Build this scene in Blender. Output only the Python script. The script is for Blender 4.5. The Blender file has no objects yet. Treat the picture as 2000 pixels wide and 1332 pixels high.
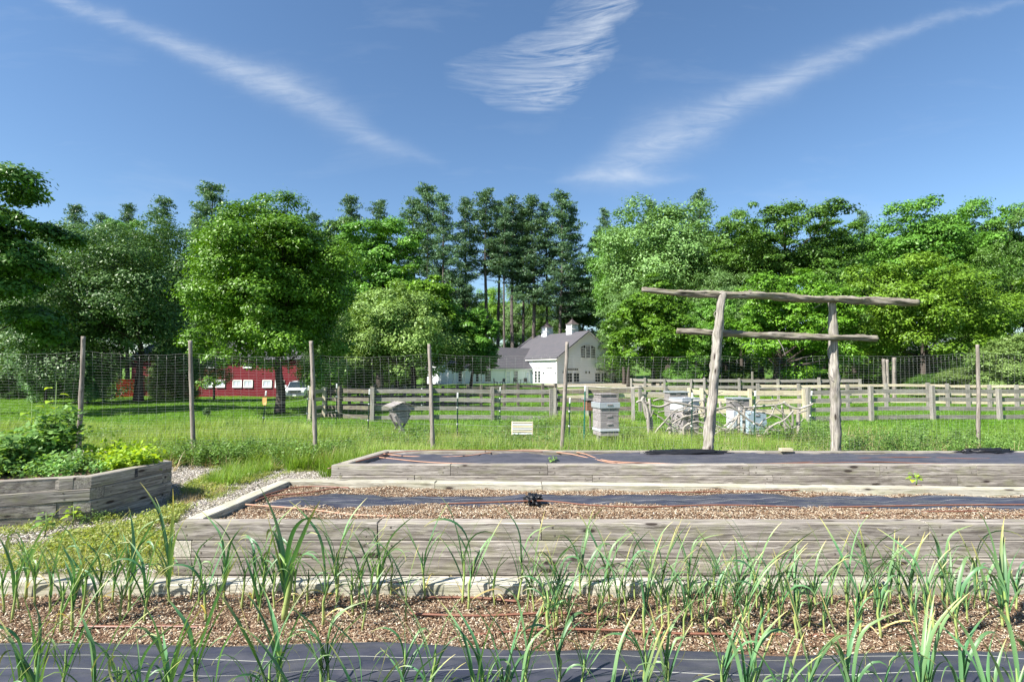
import bpy, math, random
import numpy as np
from mathutils import Vector, Matrix, Quaternion, noise as mnoise

# ------------------------------------------------------------------ camera, sky, sun, exposure
S = bpy.context.scene
C = S.collection
F = 1050.0                       # focal length in photograph pixels (2000 px wide)
HC = 1.78                        # eye height
PITCH = math.radians(3.38)
cd = bpy.data.cameras.new("camera")
cd.sensor_width = 36; cd.lens = 36 * F / 2000; cd.clip_start = 0.05; cd.clip_end = 4000
cam = bpy.data.objects.new("camera", cd); C.objects.link(cam)
cam.location = (0, 0, HC); cam.rotation_euler = (math.pi / 2 + PITCH, 0, 0)
S.camera = cam

SUN_EL = math.radians(45); SUN_PHI = math.radians(33)
SV = Vector((-math.cos(SUN_EL) * math.cos(SUN_PHI), -math.cos(SUN_EL) * math.sin(SUN_PHI), math.sin(SUN_EL)))
sd = bpy.data.lights.new("sun", 'SUN'); sd.energy = 5.0; sd.angle = math.radians(0.5); sd.color = (1.0, 0.955, 0.88)
sun = bpy.data.objects.new("sun", sd); C.objects.link(sun)
sun.rotation_euler = SV.to_track_quat('Z', 'Y').to_euler()
S.view_settings.view_transform = 'Standard'; S.view_settings.look = 'None'
S.view_settings.exposure = 1.3; S.view_settings.gamma = 1.0
S.view_settings.use_curve_mapping = False
S.cycles.max_bounces = 6; S.cycles.transparent_max_bounces = 8; S.cycles.caustics_reflective = False
S.cycles.use_denoising = True
SKY_STRENGTH = 0.073

def ray(px, py):
    xc = (px - 1000) / F; yc = (666 - py) / F
    return Vector((xc, math.cos(PITCH) - yc * math.sin(PITCH), math.sin(PITCH) + yc * math.cos(PITCH)))
def at(px, py, Y):
    r = ray(px, py); t = Y / r.y
    return Vector((r.x * t, Y, HC + r.z * t))
def atz(px, py, z):
    r = ray(px, py); t = (z - HC) / r.z
    return Vector((r.x * t, r.y * t, z))
def uvdir(px, py):
    r = ray(px, py); return r.x / r.y, r.z / r.y

# ------------------------------------------------------------------ node helpers
class NT:
    def __init__(s, nt): s.nt = nt; s.nt.nodes.clear()
    def n(s, t, **kw):
        x = s.nt.nodes.new(t)
        for k, v in kw.items():
            setattr(x, k, v)
        return x
    def link(s, a, b): s.nt.links.new(a, b)
    def put(s, sock, v):
        if isinstance(v, bpy.types.NodeSocket): s.link(v, sock)
        elif v is not None: sock.default_value = v
    def m(s, op, a, b=None, c=None, clamp=False):
        x = s.n('ShaderNodeMath', operation=op); x.use_clamp = clamp
        s.put(x.inputs[0], a)
        if b is not None: s.put(x.inputs[1], b)
        if c is not None: s.put(x.inputs[2], c)
        return x.outputs[0]
    def ramp(s, fac, stops, interp='LINEAR'):
        x = s.n('ShaderNodeValToRGB'); cr = x.color_ramp; cr.interpolation = interp
        while len(cr.elements) > 1: cr.elements.remove(cr.elements[-1])
        cr.elements[0].position = stops[0][0]; cr.elements[0].color = col4(stops[0][1])
        for p, c in stops[1:]:
            e = cr.elements.new(p); e.color = col4(c)
        s.put(x.inputs[0], fac)
        return x.outputs[0]
    def mix(s, fac, a, b, blend='MIX'):
        x = s.n('ShaderNodeMix', data_type='RGBA', blend_type=blend)
        s.put(x.inputs[0], fac); s.put(x.inputs[6], col4(a)); s.put(x.inputs[7], col4(b))
        return x.outputs[2]
    def noise(s, vec, scale, detail=3, rough=0.5, dist=0.0, dims='3D'):
        x = s.n('ShaderNodeTexNoise', noise_dimensions=dims)
        if vec is not None: s.link(vec, x.inputs['Vector'])
        x.inputs['Scale'].default_value = scale; x.inputs['Detail'].default_value = detail
        x.inputs['Roughness'].default_value = rough; x.inputs['Distortion'].default_value = dist
        return x.outputs[0]
    def mapping(s, vec, scale=(1, 1, 1), rot=(0, 0, 0), loc=(0, 0, 0)):
        x = s.n('ShaderNodeMapping'); s.link(vec, x.inputs[0])
        x.inputs['Scale'].default_value = scale; x.inputs['Rotation'].default_value = rot
        s.put(x.inputs['Location'], loc)
        return x.outputs[0]
def col4(c):
    if isinstance(c, (int, float)): return (c, c, c, 1)
    if isinstance(c, tuple) and len(c) == 3: return (*c, 1)
    return c

# sky: Nishita daylight with three cirrus streaks high overhead
world = bpy.data.worlds.new("World"); S.world = world; world.use_nodes = True
W = NT(world.node_tree)
sky = W.n('ShaderNodeTexSky', sky_type='NISHITA'); sky.sun_disc = False
sky.sun_elevation = SUN_EL; sky.sun_rotation = math.atan2(SV.x, SV.y)
sky.altitude = 100; sky.air_density = 1.0; sky.dust_density = 0.3; sky.ozone_density = 3.0
tc = W.n('ShaderNodeTexCoord')
sep = W.n('ShaderNodeSeparateXYZ'); W.link(tc.outputs['Generated'], sep.inputs[0])
yy = W.m('MAXIMUM', sep.outputs[1], 0.05)
uu = W.m('DIVIDE', sep.outputs[0], yy); vv = W.m('DIVIDE', sep.outputs[2], yy)
comb = W.n('ShaderNodeCombineXYZ'); W.link(uu, comb.inputs[0]); W.link(vv, comb.inputs[1])
uvv = comb.outputs[0]
def streak(pts, rot, nscale, seed):
    # pts: (px, py, half width px, strength)
    P = [(*uvdir(a, b), w / F, s_) for a, b, w, s_ in pts]
    P.sort(); u0, u1 = P[0][0], P[-1][0]
    t = W.m('DIVIDE', W.m('SUBTRACT', uu, u0), u1 - u0, clamp=True)
    wob = W.m('MULTIPLY', W.m('SUBTRACT', W.noise(W.mapping(uvv, loc=(seed, 0, 0)), 9, 4, 0.6), 0.5), 0.05)
    c = W.ramp(t, [((p[0] - u0) / (u1 - u0), p[1]) for p in P], 'B_SPLINE')
    wd = W.ramp(t, [((p[0] - u0) / (u1 - u0), p[2]) for p in P], 'B_SPLINE')
    a = W.ramp(t, [((p[0] - u0) / (u1 - u0), p[3]) for p in P])
    d = W.m('DIVIDE', W.m('SUBTRACT', W.m('ADD', vv, wob), c), wd)
    g = W.m('EXPONENT', W.m('MULTIPLY', W.m('MULTIPLY', d, d), -1.0))
    fib = W.noise(W.mapping(uvv, scale=(1.3, 6.5, 1), rot=(0, 0, rot * 1.25), loc=(seed, seed * 2, 0)), nscale * 1.15, 9, 0.68, 1.6)
    fib2 = W.noise(W.mapping(uvv, scale=(1, 3.2, 1), rot=(0, 0, rot * 0.5), loc=(seed * 3, 0, 0)), nscale * 0.8, 5, 0.6, 0.5)
    f = W.ramp(W.m('MULTIPLY', W.m('ADD', fib, fib2), 0.5), [(0.27, 0.0), (0.72, 1.0)])
    return W.m('MULTIPLY', W.m('MULTIPLY', g, a), f)
s1 = streak([(60, -40, 18, .0), (130, 5, 16, .55), (300, 72, 18, .45), (420, 118, 26, .6), (560, 175, 34, .7), (660, 225, 40, .55), (740, 280, 24, .4), (830, 310, 12, .15), (880, 325, 10, 0)], -math.radians(-27), 5, 3.1)
s3 = streak([(1080, 352, 14, 0), (1150, 345, 26, .3), (1240, 300, 60, .75), (1340, 255, 48, .75), (1450, 200, 30, .7), (1600, 125, 26, .6), (1760, 62, 14, .4), (1900, 22, 9, .35), (2040, -20, 8, .2)], -math.radians(22), 5, 7.7)
s3b = streak([(1060, 356, 5, 0), (1150, 350, 8, .5), (1270, 345, 12, .5), (1390, 348, 8, .0)], 0.0, 5, 1.7)
# feather in the middle, its right edge a curved spine and its fibres drawn out to the left
sp = [(1250, -30), (1225, 20), (1190, 60), (1188, 100), (1160, 140), (1120, 185), (1060, 232)]
sp = sorted([(uvdir(a, b)[1], uvdir(a, b)[0]) for a, b in sp])
v0, v1 = sp[0][0], sp[-1][0]
tt = W.m('DIVIDE', W.m('SUBTRACT', vv, v0), v1 - v0, clamp=True)
spine = W.ramp(tt, [((a - v0) / (v1 - v0), b) for a, b in sp], 'B_SPLINE')
dx = W.m('SUBTRACT', spine, W.m('ADD', uu, W.m('MULTIPLY', W.m('SUBTRACT', W.noise(uvv, 14, 4, 0.6), .5), .08)))
right = W.m('DIVIDE', W.m('ADD', dx, 0.02), 0.05, clamp=True)
leng = W.ramp(tt, [(0, .05), (.10, .14), (.24, .26), (.40, .31), (.50, .26), (.66, .15), (.85, .15), (1, .15)])
left = W.m('SUBTRACT', 1.0, W.m('DIVIDE', dx, leng), clamp=True)
inside = W.m('MULTIPLY', W.m('DIVIDE', W.m('SUBTRACT', vv, v0), 0.03, clamp=True), W.m('DIVIDE', W.m('SUBTRACT', 1.2, vv), 0.2, clamp=True))
bend = W.n('ShaderNodeCombineXYZ'); W.link(uu, bend.inputs[0])
W.link(W.m('SUBTRACT', vv, W.m('MULTIPLY', W.m('MULTIPLY', uu, uu), 0.55)), bend.inputs[1])
fb = W.noise(W.mapping(bend.outputs[0], scale=(1.0, 9, 1), rot=(0, 0, -0.22)), 4.6, 9, 0.66, 1.9)
fb2 = W.noise(W.mapping(bend.outputs[0], scale=(1.2, 5, 1), rot=(0, 0, -0.25)), 4, 6, 0.62, 1.2)
s2 = W.m('MULTIPLY', W.m('MULTIPLY', W.m('MULTIPLY', right, W.m('POWER', left, .8)), inside), W.ramp(W.m('ADD', W.m('MULTIPLY', fb, .6), W.m('MULTIPLY', fb2, .4)), [(0.40, 0.0), (0.70, 1.1)]))
haz = W.m('MULTIPLY', W.ramp(W.noise(W.mapping(uvv, scale=(1, 4, 1)), 2.5, 5, 0.6, 0.4), [(0.55, 0), (0.8, .12)]), 1.0)
cl = W.m('ADD', W.m('ADD', s1, s3), W.m('ADD', W.m('ADD', s2, s3b), haz), clamp=True)
cl = W.m('MULTIPLY', cl, W.m('MULTIPLY', W.m('GREATER_THAN', sep.outputs[1], 0.06), 0.85))
hs = W.n('ShaderNodeHueSaturation'); hs.inputs['Saturation'].default_value = 1.08; hs.inputs['Hue'].default_value = 0.499
hs.inputs['Value'].default_value = 1.0
W.link(sky.outputs[0], hs.inputs['Color'])
skc = W.mix(cl, hs.outputs[0], (4.8, 5.2, 5.7))
bg = W.n('ShaderNodeBackground'); W.link(skc, bg.inputs[0]); bg.inputs[1].default_value = SKY_STRENGTH
wo = W.n('ShaderNodeOutputWorld'); W.link(bg.outputs[0], wo.inputs[0])

# ------------------------------------------------------------------ materials
def material(name):
    m = bpy.data.materials.new(name); m.use_nodes = True
    return m, NT(m.node_tree)
def finish(m, N, color, rough=0.8, spec=0.3, bump=None, bstr=0.3, bdist=0.01, metal=0.0, transl=None, sheen=None):
    p = N.n('ShaderNodeBsdfPrincipled'); N.put(p.inputs['Base Color'], col4(color) if not isinstance(color, bpy.types.NodeSocket) else color)
    N.put(p.inputs['Roughness'], rough); p.inputs['Specular IOR Level'].default_value = spec; p.inputs['Metallic'].default_value = metal
    if bump is not None:
        b = N.n('ShaderNodeBump'); b.inputs['Strength'].default_value = bstr; b.inputs['Distance'].default_value = bdist
        N.link(bump, b.inputs['Height']); N.link(b.outputs[0], p.inputs['Normal'])
    out = N.n('ShaderNodeOutputMaterial')
    if transl:
        t = N.n('ShaderNodeBsdfTranslucent'); N.put(t.inputs[0], N.mix(1.0, color, (1.25, 1.2, 0.4), 'MULTIPLY'))
        mx = N.n('ShaderNodeMixShader'); mx.inputs[0].default_value = transl
        N.link(p.outputs[0], mx.inputs[1]); N.link(t.outputs[0], mx.inputs[2]); N.link(mx.outputs[0], out.inputs[0])
    else:
        N.link(p.outputs[0], out.inputs[0])
    return m
def simple(name, color, rough=0.6, spec=0.4, metal=0.0, var=0.0, nscale=20):
    m, N = material(name)
    if var:
        t = N.n('ShaderNodeTexCoord'); nz = N.noise(t.outputs['Object'], nscale, 4)
        c = N.mix(nz, tuple(x * (1 - var) for x in color), tuple(min(1, x * (1 + var)) for x in color))
        return finish(m, N, c, rough, spec, metal=metal, bump=nz, bstr=0.15)
    return finish(m, N, color, rough, spec, metal=metal)
def wood(name, dark, light, knots=True, green=0.0, uv=False, rough=0.85, cells=1.0, grain=1.0):
    """Weathered timber with the grain running along local X (or along the first UV axis)."""
    m, N = material(name)
    t = N.n('ShaderNodeTexCoord'); oi = N.n('ShaderNodeObjectInfo')
    off = N.n('ShaderNodeCombineXYZ'); N.link(N.m('MULTIPLY', oi.outputs['Random'], 37.0), off.inputs[0]); N.link(N.m('MULTIPLY', oi.outputs['Random'], 11.0), off.inputs[1])
    src = t.outputs['UV'] if uv else t.outputs['Object']
    v = N.mapping(src, loc=off.outputs[0])
    warp = N.noise(N.mapping(v, scale=(1.6, 5, 5)), 1.0, 3)
    ad = N.n('ShaderNodeVectorMath', operation='ADD'); N.link(v, ad.inputs[0])
    cx = N.n('ShaderNodeCombineXYZ'); w2 = N.m('MULTIPLY', N.m('SUBTRACT', warp, .5), .09); N.link(w2, cx.inputs[1]); N.link(w2, cx.inputs[2])
    N.link(cx.outputs[0], ad.inputs[1]); vw = ad.outputs[0]
    g1 = N.noise(N.mapping(vw, scale=(1.0 * grain, 26 * grain, 26 * grain)), 1.6, 5, 0.6, 0.3)
    g2 = N.noise(N.mapping(vw, scale=(1.3 * grain, 62 * grain, 62 * grain)), 1.6, 6, 0.68)
    big = N.noise(N.mapping(v, scale=(0.9, 3, 3)), 1.3, 3)
    c = N.mix(N.ramp(g1, [(0.32, 0), (0.66, 1)]), dark, light)
    c = N.mix(N.ramp(g2, [(0.38, 0.75), (0.52, 0)]), c, tuple(x * 0.45 for x in dark))
    c = N.mix(N.ramp(big, [(0.35, .35), (0.6, 0)]), c, tuple(x * 0.72 for x in dark))
    if green:
        gn = N.noise(N.mapping(v, scale=(2.2, 6, 6)), 2.0, 4, 0.6)
        c = N.mix(N.m('MULTIPLY', N.ramp(gn, [(0.48, 0), (0.7, 1)]), green), c, (0.23, 0.24, 0.10))
    h = g1
    if knots:
        vo = N.n('ShaderNodeTexVoronoi'); vo.feature = 'F1'; vo.inputs['Scale'].default_value = 1.0
        N.link(N.mapping(v, scale=(2.3, 8.0, 8.0)), vo.inputs['Vector'])
        k = N.ramp(vo.outputs['Distance'], [(0.0, 1), (0.11, 1), (0.14, 0.4), (0.22, 0)])
        c = N.mix(k, c, (0.045, 0.035, 0.03)); h = N.m('SUBTRACT', g1, k)
    tint = N.m('ADD', 0.86, N.m('MULTIPLY', oi.outputs['Random'], 0.28))
    c = N.mix(1.0, c, N.n_rgb(tint) if hasattr(N, 'n_rgb') else tint, 'MULTIPLY')
    return finish(m, N, c, rough, 0.2, bump=N.m('ADD', h, N.m('MULTIPLY', g2, 0.6)), bstr=0.7, bdist=0.004)
def leafmat(name, dark, light, tip=None, transl=0.35, rough=0.45, spec=0.35, objvar=0.25):
    """dark-light varies leaf by leaf with the 'rnd' attribute, and plant by plant."""
    m, N = material(name)
    a = N.n('ShaderNodeAttribute', attribute_name='rnd'); oi = N.n('ShaderNodeObjectInfo')
    c = N.mix(a.outputs['Fac'], dark, light)
    hsn = N.n('ShaderNodeHueSaturation'); N.link(c, hsn.inputs['Color'])
    N.link(N.m('ADD', 0.5 - 0.008 * objvar * 2, N.m('MULTIPLY', oi.outputs['Random'], 0.016 * objvar * 2)), hsn.inputs['Hue'])
    N.link(N.m('ADD', 1 - objvar, N.m('MULTIPLY', oi.outputs['Random'], 2 * objvar)), hsn.inputs['Value'])
    c = hsn.outputs[0]
    if tip is not None:
        b = N.n('ShaderNodeAttribute', attribute_name='tip'); c = N.mix(b.outputs['Fac'], c, tip)
    return finish(m, N, c, rough, spec, transl=transl)

M = {}
M['timber'] = wood('weathered_timber', (0.145, 0.124, 0.108), (0.485, 0.445, 0.39), green=0.35)
M['timber_pale'] = wood('pale_timber', (0.30, 0.275, 0.215), (0.60, 0.57, 0.47), green=0.4)
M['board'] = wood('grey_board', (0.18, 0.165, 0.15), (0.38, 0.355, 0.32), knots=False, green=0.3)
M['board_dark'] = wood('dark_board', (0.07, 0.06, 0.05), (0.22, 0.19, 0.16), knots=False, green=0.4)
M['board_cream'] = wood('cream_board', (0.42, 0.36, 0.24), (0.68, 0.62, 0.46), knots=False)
M['log'] = wood('barkless_log', (0.16, 0.14, 0.125), (0.47, 0.435, 0.39), knots=True, green=0.25, uv=True)
M['beamlog'] = wood('lichen_log', (0.12, 0.09, 0.07), (0.40, 0.37, 0.32), knots=True, green=0.5, uv=True)
M['stake'] = wood('stake', (0.16, 0.13, 0.11), (0.40, 0.36, 0.32), knots=True, uv=True)
M['branch'] = wood('driftwood', (0.26, 0.225, 0.19), (0.54, 0.50, 0.45), knots=False, uv=True)
M['bark'] = wood('tree_bark', (0.035, 0.028, 0.024), (0.12, 0.10, 0.085), knots=False, uv=True, grain=0.25)
M['barkpale'] = wood('pine_bark', (0.06, 0.05, 0.045), (0.19, 0.165, 0.15), knots=False, uv=True, grain=0.2)
M['wire'] = simple('wire', (0.45, 0.45, 0.43), 0.4, 0.5, 0.4)
M['tpost'] = simple('green_steel', (0.015, 0.05, 0.035), 0.5, 0.4)
M['tpost_teal'] = simple('teal_steel', (0.01, 0.16, 0.12), 0.45, 0.4)
M['white'] = simple('white_plastic', (0.8, 0.8, 0.78), 0.5)
M['card'] = simple('yellow_card', (0.62, 0.36, 0.12), 0.6, var=0.2, nscale=40)
M['hose'] = simple('brown_hose', (0.19, 0.085, 0.055), 0.45, 0.4, var=0.25, nscale=6)
M['hose_pale'] = simple('pale_brown_hose', (0.46, 0.26, 0.17), 0.5, 0.4, var=0.2, nscale=6)
M['plastic'] = simple('black_plastic', (0.012, 0.012, 0.014), 0.35, 0.5, var=0.3, nscale=30)

def fabric(name, base, lines, rough):
    m, N = material(name)
    t = N.n('ShaderNodeTexCoord'); uv = t.outputs['UV']
    sp_ = N.n('ShaderNodeSeparateXYZ'); N.link(uv, sp_.inputs[0])
    fr = N.m('FRACT', N.m('DIVIDE', N.m('ADD', sp_.outputs[1], N.m('MULTIPLY', N.m('SUBTRACT', N.noise(N.mapping(uv, scale=(1, .3, 1)), 2.0, 2), .5), 0.012)), 0.125))
    ln = N.m('LESS_THAN', fr, 0.022)
    weave = N.noise(N.mapping(uv, scale=(160, 420, 1)), 1.0, 2)
    dust = N.ramp(N.noise(N.mapping(uv, scale=(1, 2.5, 1)), 3.0, 6, 0.65), [(0.38, 0), (0.75, 1)])
    c = N.mix(weave, tuple(x * 0.7 for x in base), tuple(x * 1.35 for x in base))
    c = N.mix(N.m('MULTIPLY', dust, 0.5), c, (0.13, 0.125, 0.13))
    if lines: c = N.mix(N.m('MULTIPLY', ln, 0.8), c, (0.52, 0.52, 0.45))
    return finish(m, N, c, rough, 0.55, bump=weave, bstr=0.25, bdist=0.002)
M['fabric'] = fabric('landscape_fabric', (0.026, 0.028, 0.043), True, 0.42)
M['fabric_grey'] = fabric('landscape_fabric_dusty', (0.045, 0.045, 0.058), False, 0.5)

# bare mulch surface under the chips
m, N = material('mulch'); t = N.n('ShaderNodeTexCoord')
n1 = N.noise(t.outputs['Object'], 55, 6, 0.7); n2 = N.noise(t.outputs['Object'], 4, 4)
c = N.ramp(n1, [(0.3, (0.06, 0.035, 0.022)), (0.5, (0.19, 0.12, 0.08)), (0.68, (0.42, 0.33, 0.25))])
c = N.mix(N.ramp(n2, [(0.45, 0), (0.7, .6)]), c, (0.12, 0.065, 0.04))
M['mulch'] = finish(m, N, c, 0.95, 0.1, bump=n1, bstr=0.9, bdist=0.02)
m, N = material('wood_chip'); oi = N.n('ShaderNodeObjectInfo')
c = N.ramp(oi.outputs['Random'], [(0, (0.09, 0.05, 0.028)), (0.28, (0.20, 0.12, 0.07)), (0.52, (0.33, 0.235, 0.15)), (0.8, (0.47, 0.39, 0.28)), (1, (0.64, 0.575, 0.46))])
M['chip'] = finish(m, N, c, 0.85, 0.2)
m, N = material('grey_chip'); oi = N.n('ShaderNodeObjectInfo')
c = N.ramp(oi.outputs['Random'], [(0, (0.13, 0.11, 0.10)), (0.4, (0.36, 0.33, 0.29)), (1, (0.66, 0.62, 0.57))])
M['greychip'] = finish(m, N, c, 0.9, 0.15)

# ground: meadow earth and lawn green by place
m, N = material('ground'); t = N.n('ShaderNodeTexCoord'); P = t.outputs['Object']
fine = N.noise(P, 9, 6, 0.7); med = N.noise(P, 0.55, 4, 0.6); tiny = N.noise(P, 60, 4, 0.6)
c = N.mix(fine, (0.035, 0.085, 0.014), (0.11, 0.22, 0.028))
c = N.mix(N.ramp(med, [(0.4, 0), (0.65, .7)]), c, (0.12, 0.21, 0.035))
clov = N.m('MULTIPLY', N.ramp(tiny, [(0.56, 0), (0.64, 1)]), N.ramp(N.noise(P, 0.22, 3), [(0.45, 0), (0.6, .7)]))
c = N.mix(clov, c, (0.40, 0.44, 0.30))
M['ground'] = finish(m, N, c, 0.95, 0.1, bump=fine, bstr=0.6, bdist=0.05)
m, N = material('chip_path'); t = N.n('ShaderNodeTexCoord'); P = t.outputs['Object']
n1 = N.noise(P, 45, 6, 0.75); n2 = N.noise(P, 2.2, 4)
c = N.ramp(n1, [(0.3, (0.12, 0.10, 0.08)), (0.5, (0.30, 0.26, 0.21)), (0.7, (0.52, 0.48, 0.42))])
c = N.mix(N.ramp(n2, [(0.4, 0), (0.7, .5)]), c, (0.16, 0.17, 0.07))
M['path'] = finish(m, N, c, 0.95, 0.1, bump=n1, bstr=0.8, bdist=0.02)

M['grass'] = leafmat('meadow_grass', (0.085, 0.19, 0.020), (0.29, 0.47, 0.062), tip=(0.44, 0.45, 0.17), transl=0.4)
M['lawn'] = leafmat('lawn_grass', (0.08, 0.19, 0.015), (0.19, 0.36, 0.035), transl=0.4)
M['drygrass'] = leafmat('dry_grass', (0.32, 0.24, 0.11), (0.56, 0.45, 0.27), transl=0.25)
M['weed'] = leafmat('weed_leaf', (0.07, 0.15, 0.025), (0.22, 0.36, 0.09), transl=0.35)
M['limeweed'] = leafmat('lime_weed', (0.13, 0.24, 0.035), (0.44, 0.45, 0.16), transl=0.4)
M['garlic'] = leafmat('garlic_leaf', (0.045, 0.15, 0.060), (0.15, 0.33, 0.145), tip=(0.50, 0.44, 0.16), transl=0.26, rough=0.42, spec=0.45, objvar=0.18)
M['garlicstem'] = leafmat('garlic_stem', (0.19, 0.31, 0.08), (0.38, 0.44, 0.15), transl=0.15, objvar=0.12)
M['potato'] = leafmat('potato_leaf', (0.19, 0.33, 0.02), (0.42, 0.58, 0.05), transl=0.4)
M['berry'] = leafmat('berry_leaf', (0.09, 0.22, 0.04), (0.30, 0.50, 0.15), transl=0.35)

M['clap'] = None
m, N = material('white_clapboard'); t = N.n('ShaderNodeTexCoord')
n1 = N.noise(t.outputs['Object'], 2.5, 4)
M['clap'] = finish(m, N, N.mix(n1, (0.74, 0.76, 0.80), (0.81, 0.83, 0.86)), 0.6, 0.3)
m, N = material('shingle_roof'); t = N.n('ShaderNodeTexCoord')
n1 = N.noise(t.outputs['Object'], 7, 5, 0.7); n2 = N.noise(t.outputs['Object'], 1.2, 3)
c = N.mix(n1, (0.045, 0.045, 0.055), (0.12, 0.118, 0.13))
M['roof'] = finish(m, N, N.mix(N.ramp(n2, [(.4, 0), (.7, .5)]), c, (0.11, 0.10, 0.11)), 0.85, 0.2, bump=n1, bstr=.4)
M['trimwhite'] = simple('white_trim', (0.80, 0.80, 0.78), 0.5)
M['copper'] = simple('brown_metal_roof', (0.10, 0.08, 0.08), 0.6, 0.4, 0.1, var=0.2, nscale=3)
M['glass'] = simple('dark_glass', (0.02, 0.03, 0.035), 0.08, 0.8)
M['glasspale'] = simple('pale_glass', (0.50, 0.55, 0.62), 0.15, 0.6)
M['red'] = simple('red_barn_paint', (0.135, 0.008, 0.014), 0.7, 0.2, var=0.25, nscale=1.5)
M['red_sunlit'] = simple('sunlit_red_paint', (0.65, 0.05, 0.02), 0.6, 0.2, var=0.15, nscale=1.5)  # barn red with sunlight put into the colour
M['carpaint'] = simple('white_car_paint', (0.72, 0.74, 0.76), 0.25, 0.6)
M['rubber'] = simple('rubber', (0.02, 0.02, 0.02), 0.8, 0.2)
M['chrome'] = simple('chrome', (0.55, 0.56, 0.58), 0.2, 0.6, 0.9)
M['lamp'] = simple('headlight_glass', (0.75, 0.77, 0.8), 0.1, 0.7)
M['hive'] = wood('hive_wood', (0.19, 0.17, 0.17), (0.38, 0.35, 0.35), knots=False, grain=0.6)
M['hivepale'] = simple('white_hive_paint', (0.46, 0.48, 0.51), 0.6, 0.3, var=0.15, nscale=6)
M['hiveblue'] = simple('pale_blue_hive_paint', (0.32, 0.41, 0.47), 0.6, 0.3, var=0.15, nscale=6)
M['tin'] = simple('tin_lid', (0.50, 0.53, 0.58), 0.4, 0.5, 0.5, var=0.15, nscale=5)
M['brownbox'] = simple('brown_box', (0.20, 0.10, 0.06), 0.8, 0.2, var=0.2, nscale=8)

# ------------------------------------------------------------------ mesh helpers
def link(name, mesh, mat=None, parent=None, loc=(0, 0, 0), rot=None, scale=None):
    o = bpy.data.objects.new(name, mesh); C.objects.link(o)
    if mat is not None and mesh is not None and len(mesh.materials) == 0: mesh.materials.append(mat)
    if parent is not None: o.parent = parent
    o.location = loc
    if rot is not None:
        if isinstance(rot, Quaternion): o.rotation_mode = 'QUATERNION'; o.rotation_quaternion = rot
        else: o.rotation_euler = rot
    if scale is not None: o.scale = scale
    return o
def tag(o, label=None, cat=None, group=None, kind=None):
    if label: o['label'] = label
    if cat: o['category'] = cat
    if group: o['group'] = group
    if kind: o['kind'] = kind
    return o
def empty(name, loc, label, cat, group=None):
    o = bpy.data.objects.new(name, None); C.objects.link(o); o.location = loc
    o.empty_display_size = 0.1
    return tag(o, label, cat, group)
def meshnp(name, V, Fc, uv=None, attrs=None, smooth=False):
    V = np.asarray(V, np.float32); Fc = np.asarray(Fc, np.int32)
    me = bpy.data.meshes.new(name); k = Fc.shape[1]
    me.vertices.add(len(V)); me.vertices.foreach_set('co', V.ravel())
    me.loops.add(Fc.size); me.loops.foreach_set('vertex_index', Fc.ravel())
    me.polygons.add(len(Fc)); me.polygons.foreach_set('loop_start', np.arange(0, Fc.size, k, dtype=np.int32))
    if smooth: me.polygons.foreach_set('use_smooth', np.ones(len(Fc), bool))
    if uv is not None:
        l = me.uv_layers.new(name='UVMap'); l.data.foreach_set('uv', np.asarray(uv, np.float32)[Fc.ravel()].ravel())
    for a, arr in (attrs or {}).items():
        at_ = me.attributes.new(a, 'FLOAT', 'POINT'); at_.data.foreach_set('value', np.asarray(arr, np.float32))
    me.update(calc_edges=True)
    return me
def meshpy(name, V, Fs, smooth=False):
    me = bpy.data.meshes.new(name); me.from_pydata([tuple(v) for v in V], [], Fs)
    if smooth:
        for p in me.polygons: p.use_smooth = True
    me.update(); return me
def cbox_data(L, Wd, H, c=0.006, o=(0, 0, 0)):
    """box with chamfered long edges and ends, centred on o"""
    x, y, z = L / 2, Wd / 2, H / 2; c = min(c, x * .4, y * .4, z * .4)
    V = []; Fs = []
    prof = [(-y + c, -z), (y - c, -z), (y, -z + c), (y, z - c), (y - c, z), (-y + c, z), (-y, z - c), (-y, -z + c)]
    def ring(xx, s):
        return [(xx + o[0], p[0] * s[0] + o[1], p[1] * s[1] + o[2]) for p in prof]
    sc = ((y - c) / y, (z - c) / z)
    V += ring(-x, sc) + ring(-x + c, (1, 1)) + ring(x - c, (1, 1)) + ring(x, sc)
    for r in range(3):
        for i in range(8):
            a = r * 8 + i; b = r * 8 + (i + 1) % 8
            Fs.append((a, b, b + 8, a + 8))
    Fs.append(tuple(reversed(range(8)))); Fs.append(tuple(range(24, 32)))
    return V, Fs
def box(name, L, Wd, H, mat, parent=None, loc=(0, 0, 0), rot=None, c=0.005):
    V, Fs = cbox_data(L, Wd, H, c)
    return link(name, meshpy(name, V, [tuple(reversed(f)) for f in Fs]), mat, parent, loc, rot)
def beam(name, p0, p1, w, h, mat, parent, origin, c=0.005):
    """board from p0 to p1 (world), w across horizontally, h tall"""
    p0 = Vector(p0); p1 = Vector(p1); d = p1 - p0
    q = d.to_track_quat('X', 'Z') if False else None
    x = d.normalized(); y = Vector((0, 0, 1)).cross(x)
    if y.length < 1e-3: y = Vector((0, 1, 0))
    y.normalize(); z = x.cross(y)
    q = Matrix((x, y, z)).transposed().to_quaternion()
    return box(name, d.length, w, h, mat, parent, (p0 + p1) / 2 - Vector(origin), q, c)
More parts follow.
